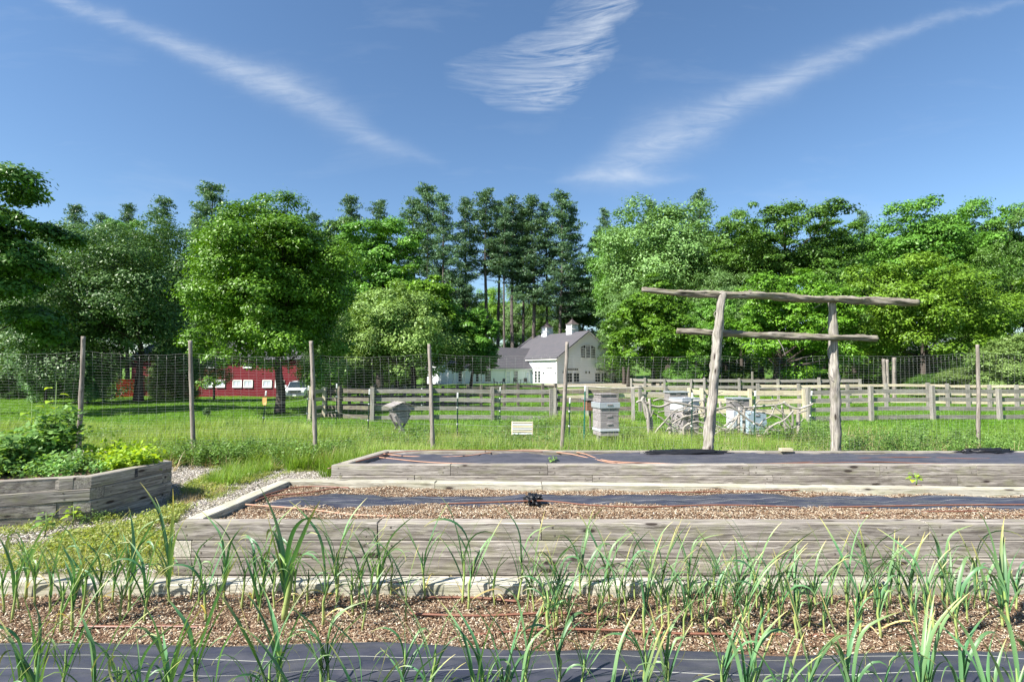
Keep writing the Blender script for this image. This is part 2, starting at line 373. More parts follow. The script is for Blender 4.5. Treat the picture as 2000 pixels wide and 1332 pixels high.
def tube_data(pts, rad, sides=8, rough=0.0, rng=None, base=0):
    pts = [Vector(p) for p in pts]; n = len(pts); V = []; UV = []; Fs = []
    up = Vector((0.13, 0.21, 1)).normalized(); L = 0
    prev = None
    for i, p in enumerate(pts):
        d = (pts[min(i + 1, n - 1)] - pts[max(i - 1, 0)]).normalized()
        if i: L += (pts[i] - pts[i - 1]).length
        if prev is None:
            a = d.cross(up if abs(d.dot(up)) < .95 else Vector((1, 0, 0))).normalized()
        else:
            a = (prev - d * prev.dot(d)).normalized()
        prev = a; b = d.cross(a); r = rad[i] if hasattr(rad, '__len__') else rad
        for s in range(sides + 1):
            th = 2 * math.pi * s / sides; rr = r
            if rough: q_ = Vector((math.cos(th), math.sin(th), 0)); rr *= 1 + rough * mnoise.noise(p * 3.1 + q_ * 1.3) + rough * .55 * mnoise.noise(p * 13 + q_ * 2.6)
            V.append(p + (a * math.cos(th) + b * math.sin(th)) * rr); UV.append((L, th * r))
    s1_ = sides + 1
    for i in range(n - 1):
        for s in range(sides):
            q = base + i * s1_ + s
            Fs.append((q, q + 1, q + 1 + s1_, q + s1_))
    # caps, as quads folded at a centre vertex
    for i, flip in ((0, 1), (n - 1, 0)):
        cidx = base + len(V); V.append(pts[i]); UV.append((0, 0))
        for s in range(0, sides, 2):
            q = base + i * s1_ + s; f = (q, q + 1, q + 2, cidx)
            Fs.append(tuple(reversed(f)) if flip else f)
    return V, Fs, UV
def tubes(name, lst, mat, parent=None, origin=(0, 0, 0), sides=8, rough=0.0, smooth=True):
    """lst of (points, radii) joined in one mesh"""
    V = []; Fs = []; UV = []
    for pts, rad in lst:
        v, f, u = tube_data(pts, rad, sides, rough, base=len(V)); V += v; Fs += f; UV += u
    o = Vector(origin); V = [v - o for v in V]
    me = meshnp(name, [tuple(v) for v in V], Fs, uv=UV, smooth=smooth)
    return link(name, me, mat, parent, (0, 0, 0) if parent is not None else o)
def smooth_path(pts, n=4):
    pts = [Vector(p) for p in pts]; out = []
    for i in range(len(pts) - 1):
        p0 = pts[max(i - 1, 0)]; p1 = pts[i]; p2 = pts[i + 1]; p3 = pts[min(i + 2, len(pts) - 1)]
        for k in range(n):
            t = k / n
            out.append(0.5 * ((2 * p1) + (p2 - p0) * t + (2 * p0 - 5 * p1 + 4 * p2 - p3) * t * t + (3 * p1 - p0 - 3 * p2 + p3) * t ** 3))
    out.append(pts[-1]); return out

def gsm(a, b, x):
    t = np.clip((x - a) / (b - a), 0, 1); return t * t * (3 - 2 * t)
def gz(x, y):
    x = np.asarray(x, float); y = np.asarray(y, float)
    z = -0.95 * gsm(30, 57, y) * gsm(6, 20, -x)
    z = z + 0.35 * np.exp(-(((x + 17) / 9) ** 2 + ((y - 78) / 9) ** 2))
    z = z + 7.0 * gsm(100, 190, y) + 2.5 * gsm(60, 120, np.abs(x)) * gsm(30, 90, y)
    z = z + 0.05 * np.sin(x * 0.7 + 1) * np.sin(y * 0.5) * gsm(12, 18, y)
    return z
def g(x, y): return float(gz(x, y))

# scatter of small uncountable pieces: real instanced geometry on points
def proto_collection(name, meshes):
    col = bpy.data.collections.new(name)
    for i, me in enumerate(meshes):
        o = bpy.data.objects.new('%s_piece_%02d' % (name, i), me); col.objects.link(o)
    return col
def scatter(name, pts, rots, scls, col, nproto, seed, parent=None, label=None):
    rs = np.random.RandomState(seed)
    me = bpy.data.meshes.new(name); me.vertices.add(len(pts)); me.vertices.foreach_set('co', np.asarray(pts, np.float32).ravel())
    a = me.attributes.new('rot', 'FLOAT_VECTOR', 'POINT'); a.data.foreach_set('vector', np.asarray(rots, np.float32).ravel())
    scls = np.asarray(scls, np.float32)
    if scls.ndim == 1: scls = np.repeat(scls[:, None], 3, 1)
    a = me.attributes.new('scl', 'FLOAT_VECTOR', 'POINT'); a.data.foreach_set('vector', scls.ravel())
    a = me.attributes.new('pick', 'INT', 'POINT'); a.data.foreach_set('value', rs.randint(0, nproto, len(pts)).astype(np.int32))
    me.update(); o = link(name, me, None, parent)
    ng = bpy.data.node_groups.new(name, 'GeometryNodeTree')
    ng.interface.new_socket('Geometry', in_out='INPUT', socket_type='NodeSocketGeometry')
    ng.interface.new_socket('Geometry', in_out='OUTPUT', socket_type='NodeSocketGeometry')
    gi = ng.nodes.new('NodeGroupInput'); go = ng.nodes.new('NodeGroupOutput')
    ci = ng.nodes.new('GeometryNodeCollectionInfo'); ci.inputs['Collection'].default_value = col
    ci.inputs['Separate Children'].default_value = True; ci.inputs['Reset Children'].default_value = True
    ip = ng.nodes.new('GeometryNodeInstanceOnPoints'); ip.inputs['Pick Instance'].default_value = True
    def attr(nm, ty):
        x = ng.nodes.new('GeometryNodeInputNamedAttribute'); x.data_type = ty; x.inputs['Name'].default_value = nm; return x.outputs[0]
    L = ng.links.new
    L(gi.outputs[0], ip.inputs['Points']); L(ci.outputs[0], ip.inputs['Instance'])
    L(attr('pick', 'INT'), ip.inputs['Instance Index'])
    L(attr('rot', 'FLOAT_VECTOR'), ip.inputs['Rotation']); L(attr('scl', 'FLOAT_VECTOR'), ip.inputs['Scale'])
    L(ip.outputs[0], go.inputs[0])
    md = o.modifiers.new('scatter', 'NODES'); md.node_group = ng
    o['kind'] = 'stuff'
    if label: o['label'] = label
    return o
def zrots(n, rs, tilt=0.0):
    return np.stack([rs.normal(0, tilt, n) if tilt else np.zeros(n), rs.normal(0, tilt, n) if tilt else np.zeros(n), rs.uniform(0, 2 * np.pi, n)], 1)

# ------------------------------------------------------------------ ground, paths
xs = np.concatenate([np.linspace(-420, -60, 25)[:-1], np.linspace(-60, 60, 121), np.linspace(60, 420, 25)[1:]])
ys = np.concatenate([np.linspace(-60, 0, 8)[:-1], np.linspace(0, 120, 121), np.linspace(120, 600, 40)[1:]])
X, Y = np.meshgrid(xs, ys); Z = gz(X, Y)
nx, ny = len(xs), len(ys)
idx = np.arange(nx * ny).reshape(ny, nx)
Fq = np.stack([idx[:-1, :-1].ravel(), idx[:-1, 1:].ravel(), idx[1:, 1:].ravel(), idx[1:, :-1].ravel()], 1)
o = link('ground', meshnp('ground', np.stack([X.ravel(), Y.ravel(), Z.ravel()], 1), Fq, smooth=True), M['ground']); o['kind'] = 'structure'

def polygon_sheet(name, poly, z, cell, mat, kind=None, parent=None, zf=None):
    poly = np.array(poly, float); x0, y0 = poly.min(0); x1, y1 = poly.max(0)
    nx_ = max(2, int((x1 - x0) / cell) + 1); ny_ = max(2, int((y1 - y0) / cell) + 1)
    gx, gy = np.meshgrid(np.linspace(x0, x1, nx_), np.linspace(y0, y1, ny_))
    ins = inside_poly(gx.ravel(), gy.ravel(), poly).reshape(gx.shape)
    zz = z + (zf(gx, gy) if zf else 0 * gx)
    id_ = np.arange(gx.size).reshape(gx.shape)
    keep = ins[:-1, :-1] & ins[1:, :-1] & ins[:-1, 1:] & ins[1:, 1:]
    Fq_ = np.stack([id_[:-1, :-1][keep], id_[:-1, 1:][keep], id_[1:, 1:][keep], id_[1:, :-1][keep]], 1)
    used = np.unique(Fq_); re = np.zeros(gx.size, int); re[used] = np.arange(len(used))
    V = np.stack([gx.ravel(), gy.ravel(), zz.ravel()], 1)[used]
    o_ = link(name, meshnp(name, V, re[Fq_], smooth=True), mat, parent)
    if kind: o_['kind'] = kind
    return o_
def inside_poly(x, y, poly):
    r = np.zeros(len(x), bool); n = len(poly)
    for i in range(n):
        xa, ya = poly[i]; xb, yb = poly[(i + 1) % n]
        c_ = ((ya > y) != (yb > y)) & (x < (xb - xa) * (y - ya) / (yb - ya + 1e-12) + xa)
        r ^= c_
    return r
def rnd_in(poly, n, rs):
    poly = np.array(poly, float); lo, hi = poly.min(0), poly.max(0); out = []
    while sum(len(a) for a in out) < n:
        p = rs.uniform(lo, hi, (n * 2, 2)); out.append(p[inside_poly(p[:, 0], p[:, 1], poly)])
    return np.concatenate(out)[:n]
def fbm(x, y, sc, seed=0, oct=3):
    r = 0; a = 1.0
    for k in range(oct):
        s_ = sc * 2 ** k; q = seed * 1.7 + k * 3.1
        r = r + a * np.sin(x * s_ + q + 1.3 * np.sin(y * s_ * 0.8 + q * 2)) * np.sin(y * s_ * 1.1 + q * 1.3 + 1.1 * np.sin(x * s_ * 0.7 + q)); a *= .5
    return r
def gp(px, py): v = atz(px, py, 0); return (v.x, v.y)
path_poly = [(-14, 1.5), (14, 1.5), (14, 9.2), (-1.0, 9.3), gp(640, 903), gp(500, 903), gp(345, 905), (-7.0, 10.0), (-14, 10.2)]
polygon_sheet('path', path_poly, 0.02, 0.12, M['path'], 'structure', zf=lambda a, b: 0.008 * fbm(a, b, 2.0))
path2 = [gp(590, 872), gp(760, 866), gp(780, 848), gp(600, 850)]
polygon_sheet('meadow_path', path2, 0.03, 0.12, M['path'], 'structure')

# ------------------------------------------------------------------ raised beds
TH = 0.14                                           # timber section
def line_inter(p, d, q, e):
    cr = d.x * e.y - d.y * e.x
    t = ((q.x - p.x) * e.y - (q.y - p.y) * e.x) / cr
    return p + d * t
def raised_bed(poly, ztop, courses, label, seed, joints=None, mats=None, thick=TH, skip=()):
    """poly counter-clockwise outer outline, [(x,y)...]; every timber a part"""
    rs = random.Random(seed); P = [Vector(p) for p in poly]; n = len(P)
    cx = sum(p.x for p in P) / n; cy = sum(p.y for p in P) / n
    root = empty('raised_bed', (cx, cy, 0), label, 'raised bed', 'timber raised beds')
    E = []
    for i in range(n):
        d = (P[(i + 1) % n] - P[i]); L = d.length; d = d / L; nrm = Vector((-d.y, d.x)); E.append((P[i], d, nrm, L))
    for k in range(courses):
        zt = ztop - (courses - 1 - k) * TH; zb = zt - TH + 0.003
        shift = 0.0 if k == courses - 1 else rs.uniform(-0.006, 0.006)
        for i in range(n):
            if i in skip: continue
            p, d, nrm, L = E[i]; pp, pd, pn, pL = E[i - 1]; qp, qd, qn, qL = E[(i + 1) % n]
            O = p - nrm * shift; I = p + nrm * (thick - shift)
            par = (k + i) % 2 == 1
            sP = (pp, pd) if par else (pp + pn * thick, pd)
            par2 = (k + (i + 1) % n) % 2 == 1
            eP = (qp + qn * thick, qd) if par2 else (qp, qd)
            s_o, s_i = line_inter(O, d, *sP), line_inter(I, d, *sP)
            e_o, e_i = line_inter(O, d, *eP), line_inter(I, d, *eP)
            # intermediate joints
            js = []
            if joints and (i, courses - 1 - k) in joints:
                js = [j for j in joints[(i, courses - 1 - k)]]
                js = [(Vector((j, 0)) - Vector((O.x, 0))).x / d.x for j in js]
                js = [j for j in js if 0.3 < j < L - 0.3]
            elif L > 3.4:
                a = rs.uniform(1.2, 2.6)
                while a < L - 0.8: js.append(a); a += rs.choice((2.44, 2.44, 1.9, 3.0))
            js = sorted(js)
            cuts = [(s_o, s_i)] + [(O + d * j, I + d * j) for j in js] + [(e_o, e_i)]
            for c0, c1 in zip(cuts[:-1], cuts[1:]):
                g_ = 0.003 if len(cuts) > 2 else 0.0015
                a_o, a_i = c0[0] + d * g_, c0[1] + d * g_; b_o, b_i = c1[0] - d * g_, c1[1] - d * g_
                jit = nrm * rs.uniform(-0.004, 0.004); zj = rs.uniform(-0.002, 0.002)
                q4 = [v + jit for v in (a_o, b_o, b_i, a_i)]
                cen = sum(q4, Vector((0, 0))) / 4; cz = (zt + zb) / 2; H = (zt - zb) / 2; c_ = 0.007
                loc = []
                for v in q4:
                    w_ = v - cen; loc.append(Vector((w_.dot(d), w_.dot(nrm))))
                def ins(c): return [v + Vector((-math.copysign(c, v.x), -math.copysign(c, v.y))) for v in loc]
                V = []
                for z_, l_ in ((-H, ins(c_)), (-H + c_, loc), (H - c_, loc), (H, ins(c_))):
                    V += [(v.x, v.y, z_ + zj) for v in l_]
                Fs = [(3, 2, 1, 0), (12, 13, 14, 15)] + [(r * 4 + s_, r * 4 + (s_ + 1) % 4, r * 4 + 4 + (s_ + 1) % 4, r * 4 + 4 + s_) for r in range(3) for s_ in range(4)]
                mm = (mats or {}).get(i, M['timber'])
                Lt = (b_o - a_o).length
                tb = link('timber', meshpy('timber', V, Fs), mm, root, (cen.x - cx, cen.y - cy, cz), (0, 0, math.atan2(d.y, d.x)))
                if Lt > .8 and Vector((cen.x, cen.y)).length < 11:
                    for sx in (-1, 1):
                        for dz in (-.03, .035):
                            box('screw', .014, .004, .014, M['board_dark'], tb, (sx * (Lt / 2 - .07 - rs.uniform(0, .04)), -thick / 2 - .0005, dz + rs.uniform(-.01, .01)), None, .003)
    inner = [line_inter(E[i - 1][0] + E[i - 1][2] * thick, E[i - 1][1], E[i][0] + E[i][2] * thick, E[i][1]) for i in range(n)]
    mid = [line_inter(E[i - 1][0] + E[i - 1][2] * thick * .7, E[i - 1][1], E[i][0] + E[i][2] * thick * .7, E[i][1]) for i in range(n)]
    return root, [tuple(v) for v in inner], [tuple(v) for v in mid]
def zp(px, py, z=0.56): v = atz(px, py, z); return (v.x, v.y)

# middle bed
mA = zp(342, 1021); mB = (9.5, mA[1] - 0.02); mD = zp(555, 934.5); mC = zp(1690, 947); 
sl = (mC[1] - mD[1]) / (mC[0] - mD[0]); mC = (9.5, mD[1] + sl * (9.5 - mD[0]))
def xat(px, Y): return (px - 1000) / F * Y * 1.0
jm = {(0, 0): [xat(742, mA[1]), xat(1056, mA[1]), xat(1797, mA[1])],
      (0, 1): [xat(743, mA[1]), xat(1200, mA[1]), xat(1640, mA[1])],
      (0, 2): [xat(1130, mA[1]), xat(1840, mA[1])],
      (2, 0): [xat(858, mD[1]), xat(1056, mD[1]), xat(1582, mD[1] - .2)]}
bed_mid, inner_mid, edge_mid = raised_bed([mA, mB, mC, mD], 0.56, 4, 'tall grey timber raised bed, wood chips crossed by navy fabric strips, middle of three', 5, jm, {2: M['timber_pale'], 3: M['timber_pale']})
# rear bed
rA = zp(647, 908); rD = zp(750, 878.5); rB = (11, rA[1]); rC = (11, rD[1] - 0.12)
jr = {(0, 0): [xat(881, rA[1]), xat(1069, rA[1]), xat(1458, rA[1]), xat(1710, rA[1]), xat(1898, rA[1])],
      (0, 1): [xat(812, rA[1]), xat(1155, rA[1]), xat(1503, rA[1]), xat(1858, rA[1])]}
bed_rear, inner_rear, edge_rear = raised_bed([rA, rB, rC, rD], 0.56, 4, 'rearmost long raised bed covered in black fabric, log frame behind it', 8, jr)
# near bed: only its far rail stands in view, the camera looks over it
ZN = 0.42
nA = zp(0, 1126, ZN)[1]
bed_near, inner_near, edge_near = raised_bed([(-7, 1.2), (7.5, 1.2), (7.5, nA), (-7, nA)], ZN, 3, 'low front raised bed full of garlic growing in wood chips', 11,
    {(2, 0): [xat(958, nA), xat(1500, nA), xat(480, nA)]}, {2: M['timber_pale']}, thick=0.125)
# left bed, angled end
l1 = zp(178, 930); l2 = zp(336, 900); l3 = zp(225, 879.5)
LP = [(-9.2, 5.35), zp(-60, 944), l1, l2, l3, (-7.5, l3[1] + .12), (-9.6, l3[1] - .2)]
bed_left, inner_left, edge_left = raised_bed(LP, 0.56, 4, 'raised bed with an angled end at the left, overgrown with leafy plants', 21)

def f_mid(a, b): return 0.014 * fbm(a, b, 1.5, 2) + 0.012 * fbm(a, b, 6, 5) + 0.055 * np.exp(-((b - (mA[1] + .30)) / .16) ** 2) * gsm(-3, -1, a)
def soil(name, edge, z, cell, zf, root):
    o_ = polygon_sheet(name, edge, z, cell, M['mulch'], parent=None, zf=zf); o_.parent = root
    o_.location = -root.location; return o_
soil('mulch_surface', edge_mid, 0.49, 0.035, f_mid, bed_mid)
def f_near(a, b): return 0.014 * fbm(a, b, 2.2, 4) + 0.008 * fbm(a, b, 9, 1)
soil('mulch_surface', edge_near, 0.345, 0.035, f_near, bed_near)
soil('mulch_surface', edge_rear, 0.47, 0.06, lambda a, b: 0 * a, bed_rear)
soil('soil_surface', edge_left, 0.47, 0.06, lambda a, b: 0.02 * fbm(a, b, 3, 4), bed_left)

# chips: flat splintered pieces
def chip_meshes(seed, n=8, mat='chip'):
    rs = np.random.RandomState(seed); out = []
    for i in range(n):
        L = rs.uniform(.6, 2.3); w = rs.uniform(.16, .55); h = rs.uniform(.08, .2)
        b = np.array([(-L, -w * rs.uniform(.4, 1), 0), (L * rs.uniform(.7, 1), -w, 0), (L, w * rs.uniform(.3, 1), 0), (-L * rs.uniform(.6, 1), w, 0)])
        top = b + np.array([0, 0, h]) ; top[:, 2] += rs.uniform(-.05, .25, 4)
        V = np.concatenate([b, top]); Fs = [(3, 2, 1, 0), (4, 5, 6, 7), (0, 1, 5, 4), (1, 2, 6, 5), (2, 3, 7, 6), (3, 0, 4, 7)]
        me = meshnp('wood_chip', V, Fs); me.materials.append(M[mat]); out.append(me)
    return out
chips = proto_collection('chips', chip_meshes(1)); gchips = proto_collection('grey_chips', chip_meshes(2, mat='greychip'))
def scatter_chips(name, poly, n, z, zf, root, size, seed, col=None, keep=None, label=None):
    rs = np.random.RandomState(seed); p = rnd_in(poly, n, rs)
    if keep is not None: p = p[keep(p[:, 0], p[:, 1], rs)]
    zz = z + zf(p[:, 0], p[:, 1]) + rs.uniform(0, .012, len(p))
    o_ = scatter(name, np.stack([p[:, 0], p[:, 1], zz], 1), np.stack([rs.normal(0, .35, len(p)), rs.normal(0, .35, len(p)), rs.uniform(0, 6.3, len(p))], 1),
                 rs.uniform(.45, 1.35, len(p)) * size, col or chips, 8, seed, root, label)
    if root is not None: o_.location = -root.location
    return o_
def fab_far(x): return mA[1] + 1.27 + 0.02 * np.sin(x * 1.7) + .03 * np.exp(-((x + 2.2) / .8) ** 2) - 0.03 * gsm(0, 7, x)
def fab_near(x): return mA[1] + .68 + 0.015 * np.sin(x * 1.1 + .5) + 0.02 * np.sin(x * 3.1) + 0.16 * gsm(-1.7, -.6, x) - .12 * gsm(1, 3, x)
scatter_chips('wood_chips', inner_mid, 105000, 0.495, f_mid, bed_mid, 0.0078, 31, keep=lambda x, y, rs: (x < 6.5) & ~((y > fab_near(x) + .03) & (y < fab_far(x) - .02) & (x > -2.35)))
NF = lambda x: 2.87 - 0.02 * np.sin(x * 1.4) - 0.02 * np.sin(x * 3.7 + 1) - 0.012 * x + 0.03 * gsm(-2, -3, x)
scatter_chips('wood_chips', inner_near, 230000, 0.350, f_near, bed_near, 0.0066, 32, keep=lambda x, y, rs: (np.abs(x) < 5.6) & ((y > NF(x) - .01 + rs.uniform(-.02, .01, len(x)) ) | (rs.uniform(0, 1, len(x)) < .0015)))

def sheet(name, xa, xb, nearf, farf, z, zf, mat, nx_, ny_, label, cat='fabric', curl=0.02):
    xs_ = np.linspace(xa, xb, nx_); t_ = np.linspace(0, 1, ny_)
    X_, T_ = np.meshgrid(xs_, t_); Y_ = nearf(X_) + (farf(X_) - nearf(X_)) * T_
    Z_ = z + zf(X_, Y_)
    Z_ = Z_ - curl * (np.clip(1 - T_ * ny_ / 2.0, 0, 1) + np.clip(1 - (1 - T_) * ny_ / 2.0, 0, 1))
    id_ = np.arange(X_.size).reshape(X_.shape)
    Fq_ = np.stack([id_[:-1, :-1].ravel(), id_[:-1, 1:].ravel(), id_[1:, 1:].ravel(), id_[1:, :-1].ravel()], 1)
    V = np.stack([X_.ravel(), Y_.ravel(), Z_.ravel()], 1); me = meshnp(name, V, Fq_, uv=V[:, :2], smooth=True)
    return tag(link(name, me, mat), label, cat)
rsx = np.random.RandomState(3)
def wrk(a, b): return 0.006 * fbm(a, b * 3, 3, 7) + 0.004 * fbm(a * 0.5, b * 9, 4, 3)
sheet('landscape_fabric', -2.42, 0.14, lambda x: fab_near(x) + .12 * gsm(-2.0, -2.42, x), lambda x: fab_far(x) - .30 * gsm(-1.8, -2.42, x), 0.507, lambda a, b: f_mid(a, b) + wrk(a, b), M['fabric'], 220, 26, 'navy woven fabric strip on the left half of the chip-filled middle bed')
sheet('landscape_fabric', 0.18, 6.8, fab_near, fab_far, 0.507, lambda a, b: f_mid(a, b) + wrk(a, b), M['fabric'], 400, 26, 'navy woven fabric strip on the right half of the chip-filled middle bed')
sheet('landscape_fabric', -5.6, 5.8, lambda x: x * 0 + 1.95, NF, 0.375, lambda a, b: wrk(a, b) + .012 * fbm(a, b, 2.5, 9), M['fabric'], 420, 50, 'dark blue woven fabric with white threads across the front garlic bed')
ri = inner_rear
def rnear(x): return x * 0 + ri[0][1] + .01
def rfar(x): return x * 0 + ri[2][1] - .015
def rf(a, b):
    edge = np.exp(-((b - rfar(a)) / .06) ** 2)
    return 0.010 * fbm(a, b * 2, 1.6, 5) + 0.008 * fbm(a, b * 5, 4, 2) + edge * (0.03 + .045 * np.exp(-((a - 2.4) / .7) ** 2) + .04 * np.exp(-((a - 7.3) / .5) ** 2) + .012 * fbm(a, b, 9, 3)) + .05 * np.exp(-((b - .5 * (rnear(a) + rfar(a))) / .5) ** 2)
# the sheet's left end follows the slanting rail
me_o = sheet('landscape_fabric', -2.2, 10.6, rnear, rfar, 0.502, rf, M['fabric_grey'], 420, 46, 'dusty black fabric covering the whole rearmost raised bed')
me = me_o.data; co = np.empty(len(me.vertices) * 3, np.float32); me.vertices.foreach_get('co', co); co = co.reshape(-1, 3)
tf = (co[:, 1] - ri[0][1]) / (ri[3][1] - ri[0][1]); xl = ri[0][0] + (ri[3][0] - ri[0][0]) * tf + .03
co[:, 0] = np.maximum(co[:, 0], xl); co[:, 2] += -.06 * np.exp(-((co[:, 0] - xl) / .12) ** 2) + .06 * gsm(-2.2, -1.0, co[:, 0]) * 0
me.vertices.foreach_set('co', co.ravel()); me.update()
# knot of gathered black fabric between the two strips
def crumple(name, loc, rad, sc, label, seed, mat, amp=.45, fr=4.0):
    V = []; Fs = []; nu, nv = 40, 20
    for j in range(nv + 1):
        for i in range(nu):
            th = 2 * math.pi * i / nu; ph = math.pi * j / nv
            d = Vector((math.sin(ph) * math.cos(th), math.sin(ph) * math.sin(th), math.cos(ph)))
            r = rad * (1 + amp * mnoise.noise(d * fr + Vector((seed, 0, 0))) + amp * .6 * mnoise.noise(d * fr * 2.3 + Vector((0, seed, 0))))
            V.append((d.x * r * sc[0], d.y * r * sc[1], d.z * r * sc[2]))
    for j in range(nv):
        for i in range(nu):
            a = j * nu + i; b = j * nu + (i + 1) % nu; Fs.append((a, a + nu, b + nu, b))
    return tag(link(name, meshpy(name, V, Fs, True), mat, None, loc), label, 'fabric')
kn = atz(1042, 973, 0.56)
crumple('fabric_knot', (kn.x, kn.y, 0.553), 0.055, (1.25, 2.2, .7), 'gathered knot of black fabric where the two navy strips meet', 3.3, M['plastic'], .95, 3.2)
kn = atz(1400, 884, 0.56)
crumple('folded_fabric_edge', (kn.x - .45, rC[1] - .17, 0.562), 0.10, (6.5, .9, .50), 'bunched black fabric edge at the foot of the leaning log post', 5.3, M['plastic'], .3, 3.0)
kn = atz(1930, 884, 0.56)
crumple('folded_fabric_edge', (kn.x, rC[1] - .15, 0.565), 0.08, (5.0, 1, .7), 'bunched black fabric edge at the right end of the rearmost bed', 8.3, M['plastic'], .5, 5.0)

# drip hoses
def hose(pts, label, mat='hose', r=0.008, group='brown drip irrigation hoses on the beds'):
    p = smooth_path(pts, 8); o_ = Vector(p[0])
    h = tubes('drip_hose', [(p, r)], M[mat], None, o_, sides=6); tag(h, label, 'hose', group); return h
def hz(lst, z):
    out = []
    for a, b, *t_ in lst:
        v = atz(a, b, z if len(t_) == 0 else t_[0])
        if v.y > mC[1] + .6 and not t_: v = atz(a, b, .545); v.y = max(v.y, rA[1] + TH + .03); v.x = (a - 1000) / F * v.y * 1.0
        out.append(v)
    return out
hose(hz([(640, 915, .5), (730, 893, .58), (770, 884, .60), (850, 879, .64), (1000, 880, .63), (1060, 882, .63)], .6), 'brown hose looping over the left corner of the rearmost bed')
hose(hz([(752, 886), (800, 891), (900, 891), (985, 880), (1060, 879), (1130, 884), (1185, 900), (1290, 905), (1330, 909)], .60), 'thin brown hose crossing the rear fabric and rising to its back rail', 'hose_pale')
hose(hz([(744, 893), (830, 902), (900, 905), (1000, 908.5)], .59), 'pale hose lying along the left front of the rear fabric', 'hose_pale')
hose(hz([(1060, 881), (1110, 886), (1160, 897), (1210, 905), (1320, 908)], .60), 'pale hose sloping across the middle of the rear fabric', 'hose_pale')
hose(hz([(1170, 909), (1205, 904.5), (1250, 904), (1275, 906), (1330, 907)], .60), 'dark brown hose end bowed above the front rail of the rear bed', 'hose')
hose(hz([(1455, 910), (1560, 903), (1640, 896), (1700, 894), (1790, 893), (1900, 896), (1960, 893), (2050, 896)], .59), 'brown hose along the right half of the rear fabric, farther of two', 'hose')
hose(hz([(1455, 909), (1560, 905), (1700, 902), (1800, 905), (1900, 907), (2050, 908)], .59), 'brown hose along the right half of the rear fabric, nearer of two', 'hose')
hose(hz([(500, 978), (530, 968), (600, 962), (660, 952), (680, 952)], .53), 'brown hose at the left corner of the chip bed beside the fabric end')
hose(hz([(505, 971), (560, 955), (600, 950), (640, 950), (682, 953)], .53), 'short brown hose curving behind the left fabric strip')
hose(hz([(480, 985), (600, 994), (690, 1005), (800, 1008), (900, 1006)], .545), 'brown hose along the front chips at the left of the middle bed', 'hose_pale')
hose(hz([(860, 984), (950, 981), (1060, 978), (1150, 986), (1250, 990), (1400, 986), (1560, 990)], .56), 'brown hose along the near edge of the navy fabric')
hose(hz([(1620, 990), (1730, 988), (1860, 986), (2050, 985)], .56), 'brown hose across the chips at the right, farther of two')
hose(hz([(1680, 1002), (1760, 1000), (1900, 998), (1960, 1003), (2050, 1010)], .555), 'brown hose across the chips at the right, nearer of two')
hose(hz([(1290, 962), (1500, 958), (1680, 954), (1800, 948)], .525), 'brown hose behind the navy fabric along the far chips')
hose(hz([(140, 1222), (230, 1223), (330, 1222), (420, 1226)], .357), 'brown hose end in the garlic chips at the left')
hose(hz([(800, 1198), (930, 1202), (1070, 1197), (1180, 1200)], .357), 'brown hose in the garlic chips near the middle, farther of two')
hose(hz([(920, 1240), (1060, 1229), (1200, 1230), (1300, 1236), (1450, 1238), (1640, 1240)], .357), 'brown hose in the garlic chips beside the front fabric')
hose(hz([(830, 1166), (930, 1167), (1010, 1174)], .365), 'brown hose in the garlic chips close to the rail')

# small block and nailed off-cut on the rear rail
v = atz(1543, 884, .56); bb = box('wood_block', .19, .09, .05, M['board_cream'], None, (v.x, rC[1] - .06, .587)); tag(bb, 'short pale wood block lying on the back rail of the rear bed', 'wood block')

# faded stencilled mark on the left bed
cu = bpy.data.curves.new('stamp', 'FONT'); cu.body = 'E8E3'; cu.size = 0.055; cu.extrude = 0.0005; cu.offset = 0.0022
tmp = bpy.data.objects.new('stamp_tmp', cu); C.objects.link(tmp)
dg = bpy.context.evaluated_depsgraph_get(); sm = bpy.data.meshes.new_from_object(tmp.evaluated_get(dg)); bpy.data.objects.remove(tmp)
dE = (Vector(l2) - Vector(l1)); dn = dE.normalized(); outn = Vector((dn.y, -dn.x)); q = Vector(l1) + dE * 0.50 + outn * 0.0075
xax = Vector((0, 0, -1)); zax = Vector((outn.x, outn.y, 0)); yax = zax.cross(xax)
st = link('stamp', sm, simple('faded_ink', (0.03, 0.03, 0.04), .9), bed_left, Vector((q.x, q.y, .55)) - bed_left.location, Matrix((xax, yax, zax)).transposed().to_quaternion())

# ------------------------------------------------------------------ deer fence, log frame
def pole(name, pts, rads, mat, parent, origin, sides=10, rough=.25):
    P_ = smooth_path(pts, 14 if sides > 10 else 6); n_ = len(P_); R_ = np.interp(np.linspace(0, 1, n_), np.linspace(0, 1, len(rads)), rads)
    V, Fs, UV = tube_data(P_, list(R_), sides, rough); o_ = Vector(origin)
    return link(name, meshnp(name, [tuple(v - o_) for v in V], Fs, uv=UV, smooth=True), M[mat], parent, (0, 0, 0) if parent is not None else o_)
stakes = [(-40, 872, -42, 668, 10.2), (153, 868, 163, 657, 10.2), (380, 900, 372, 665, 10.6), (617, 905, 608, 666, 10.6), (847, 899, 838, 672, 10.9), (1096, 905, 1108, 668, 10.9), (1911, 866, 1909, 673, 12.6), (2230, 870, 2228, 676, 12.9)]
df = empty('deer_fence', (0, 10.8, 0), 'tall wire mesh deer fence on slim weathered wooden stakes', 'wire fence')
tops = []
rs = random.Random(4)
for bx, by, tx, ty, D in stakes:
    b = at(bx, by, D); t_ = at(tx, ty, D); b.z = -0.1
    mids = [b.lerp(t_, k / 4) + Vector((rs.uniform(-.012, .012), 0, 0)) for k in range(5)]
    mids[0] = b; mids[-1] = t_
    pole('stake', mids, [.046, .043, .041, .039, .036], 'stake', df, df.location)
    tops.append((b, t_))
